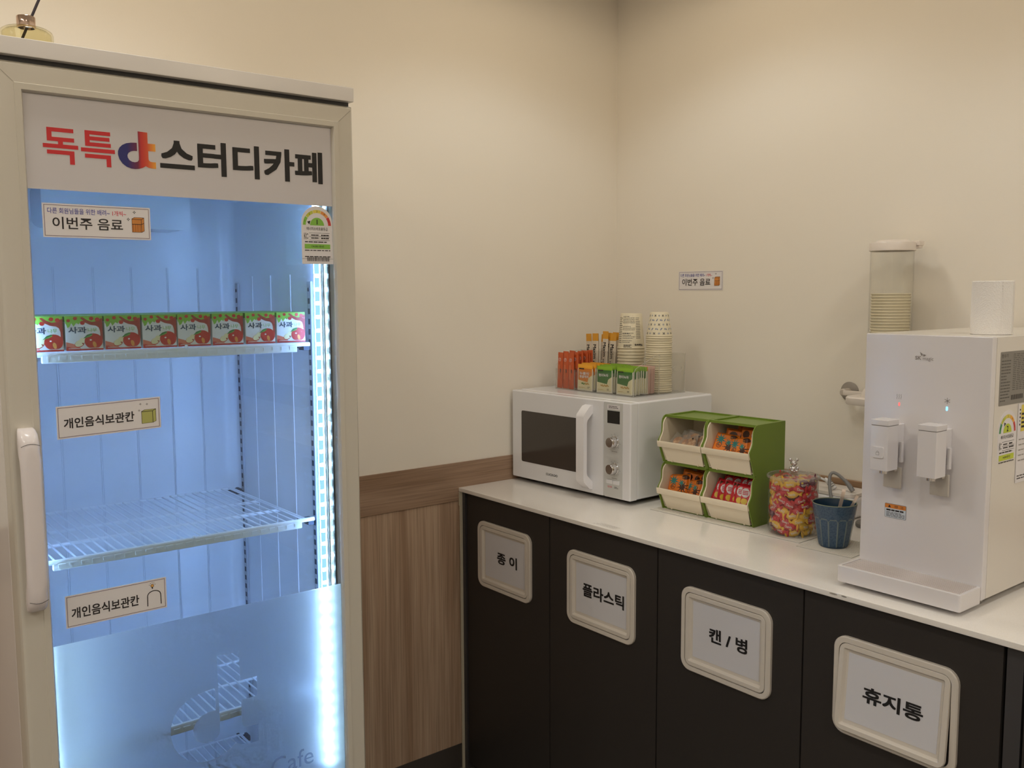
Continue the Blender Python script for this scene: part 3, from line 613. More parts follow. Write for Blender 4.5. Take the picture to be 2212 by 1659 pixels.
for fx, fy in ((.05, .07), (.45, .07), (.05, .30), (.45, .30)): part('foot', MB().lathe([(.012, 0), (.014, .004), (.014, .014)], M_dark, 14, c=(fx, fy, 0), cap0=True), mw, True)
part('underside', MB().box(.01, WW-.01, .02, DD_-.01, .011, .0135, M_dark), mw, True)

# ---------------------------------------------------------------- clear acrylic caddy and what it holds
ZT = .88+HH+.0003
M_acr = clear('clear_acrylic', (.97, .97, .96), rough=.01, ior=1.35, haze=.02); M_ace = clear('acrylic_cut_edge', (.9, .9, .88), rough=.1, ior=1.6, haze=.45, hazecol=(.92, .9, .86))
cx0, cx1, cy0, cy1 = .088, .4245, -.3515, -.1345; tw = .0026
cy = thing('acrylic_caddy', 'clear acrylic organiser tray on top of the microwave', 'organiser', ((cx0+cx1)/2, (cy0+cy1)/2, ZT))
def sheet(o, w0, w1, T): return MB().prism(o, w0, w1, M_acr, T, M_ace)
part('base', sheet(rect(cx0, cx1, cy0, cy1), 0, tw, Tz(ZT)), cy)
part('front_wall', sheet(rect(cx0+tw, cx1-tw, ZT+tw, ZT+.063), -tw, 0, Tm(cy0)), cy)
part('back_wall', sheet(rect(cx0+tw, cx1-tw, ZT+tw, ZT+.116), 0, tw, Tm(cy1)), cy)
so = [(cy0, ZT+tw), (cy0, ZT+.063), (cy0+.003, ZT+.074), (cy0+.010, ZT+.082), (cy0+.080, ZT+.111), (cy0+.088, ZT+.1165), (cy1, ZT+.1165), (cy1, ZT+tw)]
part('side_wall', sheet(so, -tw, 0, Tf(cx1)), cy); part('side_wall', sheet(so, 0, tw, Tf(cx0)), cy)
part('grip_hole', MB().loft([[(a, b_, -tw-.0003) for a, b_ in rrect(-.186, -.150, ZT+.064, ZT+.080, .008)], [(a, b_, .0003) for a, b_ in rrect(-.186, -.150, ZT+.064, ZT+.080, .008)]], M_ace, Tf(cx1)), cy)
part('divider', sheet(rect(cx0+tw, cx1-tw, ZT+tw, ZT+.1165), 0, tw, Tm(-.2437)), cy)
for xx in (.1715, .2545, .3365): part('divider', sheet(rect(cy0+tw, -.2465, ZT+tw, ZT+.062), 0, tw, Tf(xx)), cy)
part('divider', sheet(rect(-.2435, cy1-tw, ZT+tw, ZT+.1165), 0, tw, Tf(.205)), cy)
ZB = ZT+tw+.0003
def bulge(a, b_, t, e=.25):
    f = lambda q: min(1, (1-abs(q))/e)
    s_ = lambda q: q*q*(3-2*q)
    return t/2*s_(max(0, f(a)))*s_(max(0, f(b_)))
def inpoly(o, x, y):
    c = False; n = len(o)
    for i in range(n):
        (x1, y1), (x2, y2) = o[i], o[i-1]
        if (y1 > y) != (y2 > y) and x < (x2-x1)*(y-y1)/(y2-y1)+x1: c = not c
    return c
def painted(m, W_, Hh, t, mt, shapes, nu=44, nv=48):
    vs = [((2*i/nu-1)*W_/2, -(bulge(2*i/nu-1, 2*j/nv-1, t)+.0003), j/nv*Hh) for j in range(nv+1) for i in range(nu+1)]; by = {}
    for j in range(nv):
        for i in range(nu):
            x, z, q = ((i+.5)*2/nu-1)*W_/2, (j+.5)/nv*Hh, mt
            for o, k in shapes:
                if inpoly(o, x, z): q = k
            by.setdefault(q, []).append([j*(nu+1)+i, j*(nu+1)+i+1, (j+1)*(nu+1)+i+1, (j+1)*(nu+1)+i])
    base = len(m.v); m.v += vs
    for q, fs in by.items():
        k = m.mi(q)
        for f in fs: m.f.append([a+base for a in f]); m.m.append(k)
    n2, v2 = 8, 8
    m.add([((2*i/n2-1)*W_/2, bulge(2*i/n2-1, 2*j/v2-1, t)+.0003, j/v2*Hh) for j in range(v2+1) for i in range(n2+1)], [[j*(n2+1)+i, j*(n2+1)+i+1, (j+1)*(n2+1)+i+1, (j+1)*(n2+1)+i] for j in range(v2) for i in range(n2)], mt)
    return m
def pillow(m, W_, Hh, t, mt, nu=8, nv=10, T=None, zcol=None, crimp=0):
    for sgn in (-1, 1):
        vs = []; 
        for j in range(nv+1):
            for i in range(nu+1):
                a, b_ = 2*i/nu-1, 2*j/nv-1; vs.append((a*W_/2, sgn*(bulge(a, b_, t)+.0003), (b_+1)/2*Hh))
        for j in range(nv):
            mt2 = zcol(j/nv) if zcol else mt
            m.add(vs, [[j*(nu+1)+i, j*(nu+1)+i+1, (j+1)*(nu+1)+i+1, (j+1)*(nu+1)+i] for i in range(nu)], mt2, T)
    return m
def Tp(W_, Hh, t): return lambda u, v, w: (u, -(bulge(2*u/W_, 2*v/Hh-1, t)+.0003+w), v)
# tea sachets
M_tw = mat('sachet_white_foil', (224, 220, 206), .4); M_tcr = mat('sachet_cream', (222, 214, 176), .45); M_tg = mat('sachet_green', (60, 112, 48), .45); M_tlg = mat('sachet_lime_top', (134, 176, 40), .45); M_to = mat('sachet_orange', (214, 128, 40), .45); M_toy = mat('sachet_amber_top', (236, 166, 44), .45); M_tpk = mat('sachet_pale_pink', (216, 182, 168), .45); M_grain = mat('sachet_grain', (186, 150, 84), .5); M_lf = mat('sachet_leaf', (92, 128, 60), .5)
def sachet(kind):
    W_, Hh, t = .0655, .079, .0042; m = MB()
    if kind == 'pink': pillow(m, W_, Hh, t, M_tpk); return m
    top, main, title = (M_tlg, M_tg, ['현미녹차']) if kind == 'green' else (M_toy, M_to, ['누룽지', '둥굴레차'])
    e = W_/2-.003; T = Tp(W_, Hh, t)
    painted(m, W_, Hh, t, M_tw, nu=72, nv=84, shapes=[(rect(-e, e, Hh*.05, Hh*.5), M_tcr), (rect(-e, e, Hh*.5, Hh*.97), M_tcr), ([(-e, Hh*.40), (e*.42, Hh*.33), (e*.58, Hh*.50), (e, Hh*.60), (e, Hh*.84), (-e, Hh*.84)], main), (rect(-W_, W_, Hh*.84, Hh*1.1), top)])
    m.bars((-e*.8, -e*.1, Hh*.80, Hh*.86), 1, .0008, M_ink, T, .8, 3)
    for k, tt in enumerate(title): m.text(tt, (-e*.72, e*.62, Hh*(.60-.12*k), Hh*(.71-.12*k)), .0009, M_paper, T, .03)
    for k in range(9):
        a = -.35+.12*k; m.flat(rotp(ell(e*a, Hh*(.27+.02*math.sin(k*2)), .0042, .0018, 8), e*a, Hh*.27, 30 if k % 2 else -25), .0008+.00004*k, M_grain if kind == 'green' or k > 3 else M_lf, T)
    m.bars((-e*.8, e*.5, Hh*.10, Hh*.14), 1, .0007, M_grain, T, .4, 4); m.bars((e*.45, e*.85, Hh*.10, Hh*.17), 2, .0007, M_ink, T, .4, 2)
    return m
srcs = {}
def put(kind, mbf, name, label, cat, group, loc, rot):
    if kind not in srcs:
        o = solo(name, mbf(), label, cat, loc, rot, group); srcs[kind] = o; return o
    o = srcs[kind].copy(); C.objects.link(o); o.location = loc; o.rotation_euler = rot; tag(o, label, cat, group); return o
def row(kinds, x, y0, dy, lab, group, lean=.05, jit=.003):
    for k, kd in enumerate(kinds):
        l = lab[kd] if k else lab['front']
        put('sachet_'+kd, lambda: sachet(kd), 'tea_sachet', l, 'tea sachet', group, (x+(random.uniform(-jit, jit) if k else 0), y0+k*dy, ZB+(random.uniform(0, .003) if k else 0)), (-lean+random.uniform(-.015, .015), random.uniform(-.02, .02), random.uniform(-.03, .03)))
row(['orange']*8, .213, -.3425, .0105, {'front': 'orange grain tea sachet at the front between rust sticks and green sachets', 'orange': 'orange grain tea sachet in the row behind the front orange sachet'}, 'orange tea sachets in the caddy', .03)
row(['green']*8, .2965, -.3425, .0105, {'front': 'green rice tea sachet at the front of the middle caddy section', 'green': 'green rice tea sachet behind the front one in the middle section'}, 'green tea sachets in the middle section', .04)
row(['green']*8+['orange']+['pink']*4, .3785, -.3425, .0075, {'front': 'green rice tea sachet at the front right corner of the caddy', 'green': 'green rice tea sachet edge-on in the right-hand caddy section', 'orange': 'single orange sachet edge-on between green and pink ones on the right', 'pink': 'pale pink sachet edge-on at the back of the right-hand section'}, 'tea sachets in the right-hand section', .03, .0015)
# stick packs
M_rs = mat('rust_stick_foil', (196, 88, 44), .38); M_gold = mat('gold_stick_top', (214, 152, 44), .32); M_ivory = mat('ivory_stick_foil', (220, 208, 190), .4)
def rust():
    W_, Hh, t = .0235, .110, .006; m = pillow(MB(), W_, Hh, t, M_rs, 6, 12); T = Tp(W_, Hh, t)
    o = ell(0, Hh*.80, .0052, .0075, 14); m.flat(arcseg(0, Hh*.80, .0046, .0054, 0, 359, 18), .0004, M_paper, T); line(m, [(-.003, Hh*.80), (.003, Hh*.83)], .0008, .0005, M_paper, T); line(m, [(.001, Hh*.775), (.003, Hh*.83)], .0008, .0005, M_paper, T)
    for a in (-.0035, 0): m.flat(rect(a-.0006, a+.0006, Hh*.25, Hh*.66), .0004, mat('rust_stick_print', (226, 150, 110), .5), T)
    m.flat(rect(.003, .0068, Hh*.44, Hh*.54), .0004, M_ink, T); return m
def maxim():
    W_, Hh, t = .0245, .164, .006; m = pillow(MB(), W_, Hh, t, M_ivory, 6, 14, zcol=lambda f: M_gold if f > .84 else M_ivory); T = Tp(W_, Hh, t)
    m.text('Maxim', (-.0058, .0062, Hh*.52, Hh*.79), .0005, M_black, T, .02, rot=-90); m.bars((-.006, -.001, Hh*.2, Hh*.48), 9, .0005, M_ink, T, .5, 1); return m
for k, (x, y, rz, ry) in enumerate([(.1005, -.3435, 0, .01), (.1255, -.3425, .03, 0), (.1500, -.3415, .02, -.02), (.112, -.333, .05, .02), (.138, -.331, -.05, 0), (.158, -.3295, .04, -.03), (.125, -.320, .03, .03), (.150, -.318, .1, -.02), (.158, -.3085, .02, -.04), (.118, -.309, .05, .02), (.142, -.298, -.04, .03), (.157, -.288, .06, -.05), (.125, -.287, 0, .03), (.156, -.276, .1, -.06), (.132, -.274, .02, 0), (.154, -.264, .05, -.05)]):
    lab = ('rust-red stick pack, %s of three at the caddy front left' % ('leftmost', 'middle', 'rightmost')[k]) if k < 3 else 'rust-red stick pack in the bunch behind the front three'
    put('rust', rust, 'stick_pack', lab, 'stick pack', 'rust-red stick packs', (x, y, ZB+random.uniform(.0, .006)*(k > 2)), (-.03, ry, rz))
for k, (x, y, z, ry, rz) in enumerate([(.106, -.222, 0, -.05, .0), (.136, -.226, .002, -.02, .1), (.150, -.212, -.001, .06, .2), (.176, -.226, .010, .015, 0), (.194, -.216, .004, .04, .3), (.122, -.205, 0, -.06, -.2), (.188, -.196, .006, .03, .1), (.160, -.196, .004, .02, 0)]):
    lab = ['ivory coffee stick with gold top, leftmost of the tall bunch', 'ivory coffee stick with gold top, second from the left in the bunch', 'tilted ivory coffee stick half hidden in the middle of the bunch', 'tallest ivory coffee stick with gold top facing the front', 'ivory coffee stick with gold top against the left cup stack'][k] if k < 5 else 'ivory coffee stick half hidden at the back of the tall bunch'
    put('maxim', maxim, 'coffee_stick', lab, 'coffee stick', 'tall coffee sticks in the caddy', (x, y, ZB+z), (-.02, ry, rz))
# paper cups, upside down in two stacks
M_cup = mat('ivory_paper_cup', (226, 216, 190), .55)
def cupmesh(R, r, h, seg=36):
    m = MB(); rr = .0022
    prof = [(R-.001, .0012), (R-.0004, .0002), (R+.0012, .0), (R+.0022, .0014), (R+.0014, .003), (R, .0032), (r, h-.001), (r-.0008, h), (r-.0022, h-.0006), (r-.0026, h-.005), (.001, h-.0052)]
    m.lathe(prof, M_cup, seg); m.lathe([(R-.001, .0012), (r-.0012, h-.0056), (.001, h-.0060)], M_cup, seg); return m
def cone(R, r, h, a0, C_):   # wraps flat print round the cup: u metres from the camera-facing line
    def T(u, v, w):
        rr = R+(r-R)*(v-.0032)/(h-.0042)+w; a = a0+u/((R+r)/2); return (rr*math.cos(a), rr*math.sin(a), v)
    return T
ORD = ['first', 'second', 'third', 'fourth', 'fifth', 'sixth', 'seventh', 'eighth', 'ninth', 'tenth', 'eleventh', 'twelfth', 'thirteenth', 'fourteenth', 'fifteenth', 'sixteenth', 'seventeenth', 'eighteenth', 'nineteenth', 'twentieth', 'twenty-first', 'twenty-second', 'twenty-third', 'twenty-fourth', 'twenty-fifth', 'twenty-sixth']
def cupstack(n, R, r, h, d, x, y, z, lab_top, lab, group, art):
    for k in range(n):
        top = k == n-1; key = ('cup', R)
        loc = (x+random.uniform(-.0006, .0006), y+random.uniform(-.0006, .0006), z+k*d)
        if top:
            c = thing('paper_cup', lab_top, 'paper cup', loc, 0, group); part('cup', cupmesh(R, r, h), c, True); part('print', art(R, r, h, math.atan2(CAM.y-y, CAM.x-x)), c, True)
        else: put(key, lambda: cupmesh(R, r, h), 'paper_cup', lab % ORD[n-2-k], 'paper cup', group, loc, (0, 0, 0))
M_nk = mat('newsprint_ink', (92, 90, 92), .6); M_bk = mat('cup_blue_ink', (128, 138, 166), .6)
def art_news(R, r, h, a0):
    m = MB(); T = cone(R, r, h, a0, None); T2 = T
    for v0, n in ((.72, 5), (.52, 3), (.42, 1), (.27, 4), (.16, 2)): m.bars((-.028, .012, h*v0, h*(v0+.045*n)), n, .0003, M_nk, T, .32, 9)
    m.bars((.0145, .030, h*.28, h*.9), 13, .0003, M_nk, T, .3, 3); m.bars((-.05, -.031, h*.15, h*.9), 14, .0003, M_nk, T, .3, 3)
    m.text('News', (.010, .036, h*.065, h*.135), .0003, M_black, T, .03, rot=180)
    m.bars((-.022, .002, h*.02, h*.12), 3, .0003, M_ink, T, .55, 3); return m
def art_leaf(R, r, h, a0):
    m = MB(); T = cone(R, r, h, a0, None); k = 0
    for j in range(5):
        for i in range(7):
            u, v = -.038+.0125*i+(.006 if j % 2 else 0), h*(.12+.185*j); k = (i*2+j*3) % 4
            if k == 0:
                for q in range(4): m.flat(rotp(ell(u+.0022, v, .0020, .0010, 8), u, v, 45+90*q), .0003, M_nk, T)
            elif k == 1:
                m.flat(rotp(ell(u, v, .0048, .0016, 8), u, v, 55), .0003, M_bk, T)
            elif k == 2: m.flat(arcseg(u, v, .0012, .0025, 0, 359, 8), .0003, M_bk, T)
            else:
                m.flat(ell(u-.0020, v, .0019, .0024, 8), .0003, M_bk, T); m.flat(ell(u+.0022, v-.0008, .0018, .0022, 8), .0003, M_bk, T); line(m, [(u-.001, v+.0015), (u+.001, v+.0035)], .0006, .0003, M_bk, T)
    return m
cupstack(14, .0405, .0325, .105, .00955, .2545, -.1885, ZB, 'upside-down paper cup printed like newsprint topping the left stack', 'ivory paper cup, %s rim below the newsprint cup in the left stack', 'left stack of paper cups', art_news)
cupstack(26, .0375, .0265, .070, .0066, .3725, -.1930, ZB, 'upside-down paper cup with blue leaf pattern topping the right stack', 'ivory paper cup, %s rim below the leaf-patterned cup in the right stack', 'right stack of paper cups', art_leaf)

# ---------------------------------------------------------------- anti-slip mats and green storage bins
M_mat = clear('woven_mat_white', (.95, .95, .93), rough=.5, ior=1.2, haze=.62, hazecol=(.88, .87, .83))
def mesh_mat(name, x0, x1, y0, y1, rz, label):
    c = thing(name, label, 'mat', ((x0+x1)/2, (y0+y1)/2, H), rz); a, b_ = (x1-x0)/2, (y1-y0)/2
    part('sheet', MB().box(-a, a, -b_, b_, .0002, .0012, M_mat), c, True)
    m = MB(); k = -b_
    M_rib = mat('mat_rib', (228, 223, 214), .6)
    while k < b_-.001: m.box(-a, a, k, k+.0016, .0012, .0019, M_rib); k += .0042
    k = -a
    while k < a-.001: m.box(k, k+.0016, -b_, b_, .0012, .0018, M_rib); k += .0042
    o = part('weave', m, c, True); o['kind'] = 'stuff'; return c
mesh_mat('grip_mat', .562, 1.012, -.4245, -.20, math.radians(2.2), 'pale textured grip mat under the green bins and candy jar')
mesh_mat('coaster_mat', 1.022, 1.155, -.438, -.30, math.radians(4), 'small pale textured mat under the blue ceramic cup')
M_gr = mat('olive_green_plastic', (112, 136, 48), .38); M_crm = mat('cream_plastic', (232, 220, 198), .4)
BW, BD, BH = .1428, .130, .1265
front = [(0, .0), (-.0215, .054), (-.0225, .058), (-.0205, .063), (-.0125, .074), (-.0085, .083), (-.0075, .108), (-.005, .117), (.001, .1235), (.009, BH)]
def binbox(loc, rz, label):
    c = thing('storage_bin', label, 'storage bin', loc, rz, 'green stacking bins with cream drawers')
    so = front + [(BD, BH), (BD, 0)]; Tx = lambda u, v, w: (w, u, v)
    sh = MB().prism(so, 0, .0026, M_gr, Tx).prism(so, BW-.0026, BW, M_gr, Tx)
    sh.box(.0026, BW-.0026, .004, BD, 0, .0026, M_gr).box(.0026, BW-.0026, BD-.0026, BD, .0026, BH-.004, M_gr)
    sh.box(.0026, BW-.0026, .006, BD, BH-.0062, BH-.0038, M_gr)                          # sunk lid
    sh.box(.0026, BW-.0026, .006, .014, BH-.0038, BH, M_gr).box(.0026, BW-.0026, BD-.006, BD, BH-.0038, BH, M_gr).box(.0026, .008, .014, BD-.006, BH-.0038, BH, M_gr).box(BW-.008, BW-.0026, .014, BD-.006, BH-.0038, BH, M_gr)
    part('shell', sh, c, True)
    i = .0034; zt = .1185
    side = [(.0055, .006), (-.019, .058), (-.017, .064), (-.0095, .075), (-.0055, .084), (-.0045, .104), (-.001, .112), (.006, zt), (BD-.006, zt), (BD-.006, .006)]
    dw = MB().prism(side, i, i+.0022, M_crm, Tx).prism(side, BW-i-.0022, BW-i, M_crm, Tx)
    dw.box(i, BW-i, BD-.008, BD-.006, .006, zt, M_crm).box(i, BW-i, .0055, BD-.008, .0045, .0065, M_crm)
    # rolled rim along the opening and the proud lip
    for xx in (i+.0011, BW-i-.0011): dw.tube([(xx, a-.0004, b_) for a, b_ in side[1:8]]+[(xx, .05, zt)], .0019, M_crm, 6)
    lip = [(-.0195, .0585), (-.0265, .0595), (-.0272, .0580), (-.0245, .0445), (-.0228, .0430), (-.0150, .0470)]
    dw.prism(lip, .0008, BW-.0008, M_crm, Tx)
    x0, x1, x2, x3 = .0095, BW-.0045, .0165, BW-.0095
    dw.add([(x0, -.0188, .047), (x1, -.0188, .047), (x3, -.0008, .0035), (x2, -.0008, .0035), (x0, -.0162, .047), (x1, -.0162, .047), (x3, .0018, .0035), (x2, .0018, .0035)], [[0, 1, 2, 3], [4, 7, 6, 5], [0, 3, 7, 4], [1, 5, 6, 2], [3, 2, 6, 7], [0, 4, 5, 1]], M_crm)
    for xx in (x2+.016, x3-.016): dw.box(xx, xx+.003, -.0045, 0, .0032, .007, M_crm)
    part('drawer', dw, c, True); return c
BR = math.radians(2.6)
def bp(u, v, z): return (.5790+u*math.cos(BR)-v*math.sin(BR), -.3985+u*math.sin(BR)+v*math.cos(BR), H+.0021+z)
bins = {}
for key, u, z, lab in (('tl', 0, BH, 'green bin with cream drawer of clear-wrapped cookies, beside the microwave'), ('tr', BW+.0012, BH, 'green bin with cream drawer of orange snack packs, upper one by the candy jar'),
                       ('bl', 0, 0, 'green bin with cream drawer of orange snack packs, lower one beside the microwave'), ('br', BW+.0012, 0, 'green bin with cream drawer of red snack packs')):
    bins[key] = (u, z); binbox(bp(u, 0, z), BR, lab)
# snack packs
M_op = mat('orange_snack_foil', (226, 122, 34), .33); M_obr = mat('snack_dark_brown', (70, 36, 22), .4); M_tl = mat('snack_teal', (38, 132, 132), .4); M_rp = mat('red_snack_foil', (196, 30, 44), .3); M_yel = mat('snack_yellow', (228, 196, 60), .4)
M_clr = clear('clear_wrapper', (.97, .96, .95), rough=.15, ior=1.45, haze=.24, hazecol=(.92, .9, .87)); M_cook = mat('cookie', (224, 182, 130), .7, vary=(120, (176, 118, 66), .4, .6))
def starp(u, v, r, n=7): return [(u+r*(1 if k % 2 == 0 else .36)*math.cos(PI*k/n+.4), v+r*(1 if k % 2 == 0 else .36)*math.sin(PI*k/n+.4)) for k in range(2*n)]
def pk_orange():
    W_, Hh, t = .064, .056, .017; m = MB(); T = Tp(W_, Hh, t)
    painted(m, W_, Hh, t, M_op, [(starp(.016, .018, .018, 9), M_obr), (starp(-.012, .036, .017, 9), M_tl), (starp(.012, .030, .011, 7), M_tl), (ell(.021, .045, .010, .007, 16), M_obr)])
    m.bars((.012, .026, .038, .046), 2, .0008, M_jo, T, .35, 2); m.flat(arcseg(-.012, .020, .0062, .0074, 0, 359, 14), .0005, M_obr, T); m.bars((-.017, -.007, .017, .023), 2, .0005, M_obr, T, .5, 2); return m
def pk_orange_back():
    W_, Hh, t = .064, .056, .016; m = MB()
    return painted(m, W_, Hh, t, M_op, [(ell(-.010, .038, .011, .010, 16), M_obr), (ell(.016, .036, .009, .012, 16), M_obr), (starp(.002, .020, .013, 8), M_obr), (starp(-.024, .018, .010, 6), M_obr), (starp(.026, .016, .010, 7), M_tl)])
def pk_red():
    W_, Hh, t = .044, .062, .013; m = MB(); T = Tp(W_, Hh, t)
    painted(m, W_, Hh, t, M_rp, [(ell(-.008, .040, .0105, .0120, 18), M_paper), (ell(-.009, .018, .0080, .008, 16), M_yel), ([(.010, .006), (.021, .006), (.021, .030), (.012, .024)], M_obr), ([(-.021, .05), (-.012, .058), (-.021, .06)], M_obr)], 36, 48)
    m.bars((-.015, -.001, .034, .046), 3, .0005, M_rd, T, .55, 2); return m
def pk_cookie():
    c = MB(); pillow(c, .046, .044, .011, M_clr, 8, 8); return c
def put_pack(kind, f, name, label, group, bin_, u, v, z, rot):
    bu, bz = bins[bin_]; loc = bp(bu+u, v+.011, bz+z+{'tr': .012, 'bl': .012, 'br': .020}[bin_])
    return put(kind, f, name, label, 'snack pack', group, loc, (rot[0], rot[1], rot[2]+BR))
lo = 'orange foil snack pack among those in the lower left green bin'; uo = 'orange foil snack pack among those in the upper right green bin'
for u, v, z, rx, ry, rz, kk, l in [(.037, .001, .030, -.55, .06, .12, 0, 'orange snack pack with teal star at the left front of the upper right bin'), (.088, -.001, .024, -.42, -.16, -.10, 0, 'orange snack pack with teal star at the right front of the upper right bin'), (.055, .030, .036, -.35, .1, .3, 1, uo), (.098, .028, .044, -.3, -.05, -.1, 1, uo), (.062, .055, .038, -.3, .2, .1, 1, uo), (.100, .058, .042, -.25, -.2, -.2, 1, uo), (.050, .080, .03, -.3, .1, .1, 1, uo), (.095, .085, .035, -.3, 0, .1, 1, uo)]:
    put_pack('po%d' % kk, (pk_orange, pk_orange_back)[kk], 'snack_pack', l, 'orange snack packs in the upper right bin', 'tr', u, v, z, (rx, ry, rz))
for u, v, z, rx, ry, rz, kk, l in [(.040, .003, .029, -.45, -.12, .15, 0, 'orange snack pack with round emblem at the left front of the lower left bin'), (.086, .004, .022, -.5, -.22, -.15, 0, 'orange snack pack slumped at the right front of the lower left bin'), (.058, .032, .034, -.3, .12, .2, 1, lo), (.100, .026, .034, -.25, -.3, -.4, 1, lo), (.045, .055, .03, -.3, .1, .1, 1, lo), (.095, .06, .036, -.3, -.1, -.1, 1, lo), (.060, .085, .03, -.3, .1, .1, 1, lo)]:
    put_pack('po%d' % kk, (pk_orange, pk_orange_back)[kk], 'snack_pack', l, 'orange snack packs in the lower left bin', 'bl', u, v, z, (rx, ry, rz))
for k, (u, v, z, rx, ry, rz) in enumerate([(.026, .004, .020, -.35, .35, .5), (.046, .002, .018, -.3, .25, .9), (.064, .004, .019, -.3, .2, .8), (.084, .002, .018, -.35, .3, .8), (.100, .000, .019, -.35, .15, .6), (.114, .002, .018, -.4, .05, .4), (.034, .032, .03, -.3, .3, .6), (.06, .035, .03, -.3, .3, .8), (.09, .034, .032, -.3, .2, .7), (.108, .036, .03, -.3, .1, .5), (.05, .065, .03, -.3, .1, .5), (.085, .068, .03, -.3, .1, .5), (.108, .07, .03, -.3, .1, .5)]):
    l = 'red foil snack pack, %s in the front row of its drawer' % ('leftmost', 'second from left', 'third from left', 'fourth from left', 'second from right', 'rightmost')[k] if k < 6 else 'red foil snack pack behind the front row of its drawer'
    put_pack('pr', pk_red, 'snack_pack', l, 'red snack packs in the lower right bin', 'br', u, v, z, (rx, ry, rz))
ck = None
for k, (u, v, z, rx, ry, rz) in enumerate([(.030, .010, .036, -.6, .5, .3), (.056, .010, .034, -.5, .6, .2), (.082, .009, .036, -.5, -.3, -.1), (.112, .008, .032, -.6, .3, -.1), (.046, .028, .040, -.5, .3, .1), (.075, .028, .044, -.4, .2, .2), (.108, .026, .042, -.5, -.2, .1), (.04, .06, .04, -.4, .1, 0), (.08, .065, .042, -.4, .2, 0), (.112, .06, .04, -.4, -.1, 0)]):
    bu, bz = bins['tl']; loc = bp(bu+u, v, bz+z); rot = (rx, ry, rz+BR)
    l = 'clear-wrapped cookie, %s at the front of the upper left drawer' % ('leftmost', 'second from left', 'third from left', 'rightmost')[k] if k < 4 else 'clear-wrapped cookie lying behind the front ones in its drawer'
    if ck is None:
        ck = thing('wrapped_cookie', l, 'cookie', loc, group='wrapped cookies in the upper left bin', rot=rot)
        part('wrapper', pk_cookie(), ck, True); part('cookie', MB().lathe([(.001, -.0038), (.015, -.0038), (.0168, -.001), (.0165, .002), (.012, .0038), (.001, .0042)], M_cook, 20, lambda a, b_, c_: (a, c_, .022+b_)), ck, True)
        part('date_print', MB().flat(rect(.008, .014, .030, .034), .0008, M_ink, Tp(.046, .044, .011)), ck, True)
    else: dup(ck, loc, rot, l, 'wrapped cookies in the upper left bin')

# ---------------------------------------------------------------- candy jar
JC = (.9535, -.353); JB = H+.0021
M_jar = clear('jar_clear_plastic', (.97, .97, .965), rough=.01, ior=1.4, haze=.02); M_jar2 = clear('jar_lid_plastic', (.94, .94, .935), rough=.03, ior=1.55, haze=.05)
jr = thing('candy_jar', 'round clear plastic jar with bear-knob lid, full of wrapped candy', 'jar', (JC[0], JC[1], JB))
part('jar_body', MB().lathe([(.001, .0005), (.046, .0005), (.053, .003), (.0572, .010), (.0582, .020), (.0582, .133), (.0590, .1345)], M_jar, 48).lathe([(.0002, .0035), (.050, .004), (.0556, .012), (.0564, .022), (.0564, .1345)], M_jar, 48), jr, True)
ld = part('lid', MB().lathe([(.0590, .1345), (.0612, .1350), (.0618, .1375), (.0612, .1405), (.0585, .1420), (.055, .1408), (.048, .1412), (.030, .1440), (.012, .1475), (.001, .1503)], M_jar2, 48).lathe([(.0560, .1300), (.0575, .1345), (.055, .1385), (.04, .142), (.001, .147)], M_jar, 48), jr, True)
part('lid_rim', MB().lathe([(.0592, .1348), (.0614, .1352), (.0621, .1378), (.0614, .1407), (.0588, .1421), (.0575, .1400)], clear('lid_rim_plastic', (.85, .85, .84), rough=.06, ior=1.6, haze=.25, hazecol=(.86, .84, .82)), 48), ld, True)
a0 = math.atan2(CAM.y-JC[1], CAM.x-JC[0])+.25
def TB_(x, y, z): return (x*-math.sin(a0)+y*math.cos(a0), x*math.cos(a0)+y*math.sin(a0), z)
be = MB().ball((0, 0, .1565), (.0085, .0078, .0082), M_silver, 16, 10, TB_).ball((0, .001, .1705), (.0082, .0074, .0072), M_silver, 16, 10, TB_).ball((0, .0075, .1685), (.0035, .003, .0028), M_silver, 10, 8, TB_)
for s in (-1, 1): be.ball((s*.0080, 0, .1778), (.0040, .0026, .0040), M_silver, 12, 8, TB_).ball((s*.0085, .003, .1575), (.0032, .0034, .0052), M_silver, 10, 8, TB_).ball((s*.0052, .0065, .1520), (.0036, .0045, .0034), M_silver, 10, 8, TB_)
part('bear_knob', be.lathe([(.006, .1495), (.0075, .1505), (.005, .153)], M_silver, 16, TB_), ld, True, 'chrome bear-shaped knob')
CR = [('red', mat('candy_red_wrap', (196, 40, 48), .28), 5), ('yellow', mat('candy_yellow_wrap', (232, 184, 58), .28), 4), ('purple', mat('candy_plum_wrap', (104, 34, 66), .28), 1)]
M_cin = mat('candy_print_pale', (226, 220, 214), .5)
def candy(cm, alt):
    m = MB(); n = 10; prof = [(-.0165, .0075, .0016), (-.0145, .0062, .0015), (-.0115, .0022, .0018), (-.0100, .0034, .0034), (-.007, .0062, .0056), (-.002, .0074, .0064), (.002, .0074, .0064), (.007, .0062, .0056), (.0100, .0034, .0034), (.0115, .0022, .0018), (.0145, .0062, .0015), (.0165, .0075, .0016)]
    loops = [[(x, ry*math.cos(2*PI*k/n)*(1+.12*math.sin(3*k+x*900)), rz*math.sin(2*PI*k/n)) for k in range(n)] for x, ry, rz in prof]
    m.loft(loops, cm, None, True, True); T = lambda u, v, w: (u, v, .0064*math.sqrt(max(.05, 1-(v/.0076)**2))*(1-.6*(u/.011)**2)+w)
    m.text('Damla', (-.0062, .0062, -.0018, .0026), .0006, M_cin, T, .012); m.flat(ell(.004, -.0042, .002, .0015, 8), .0007, alt, T); return m
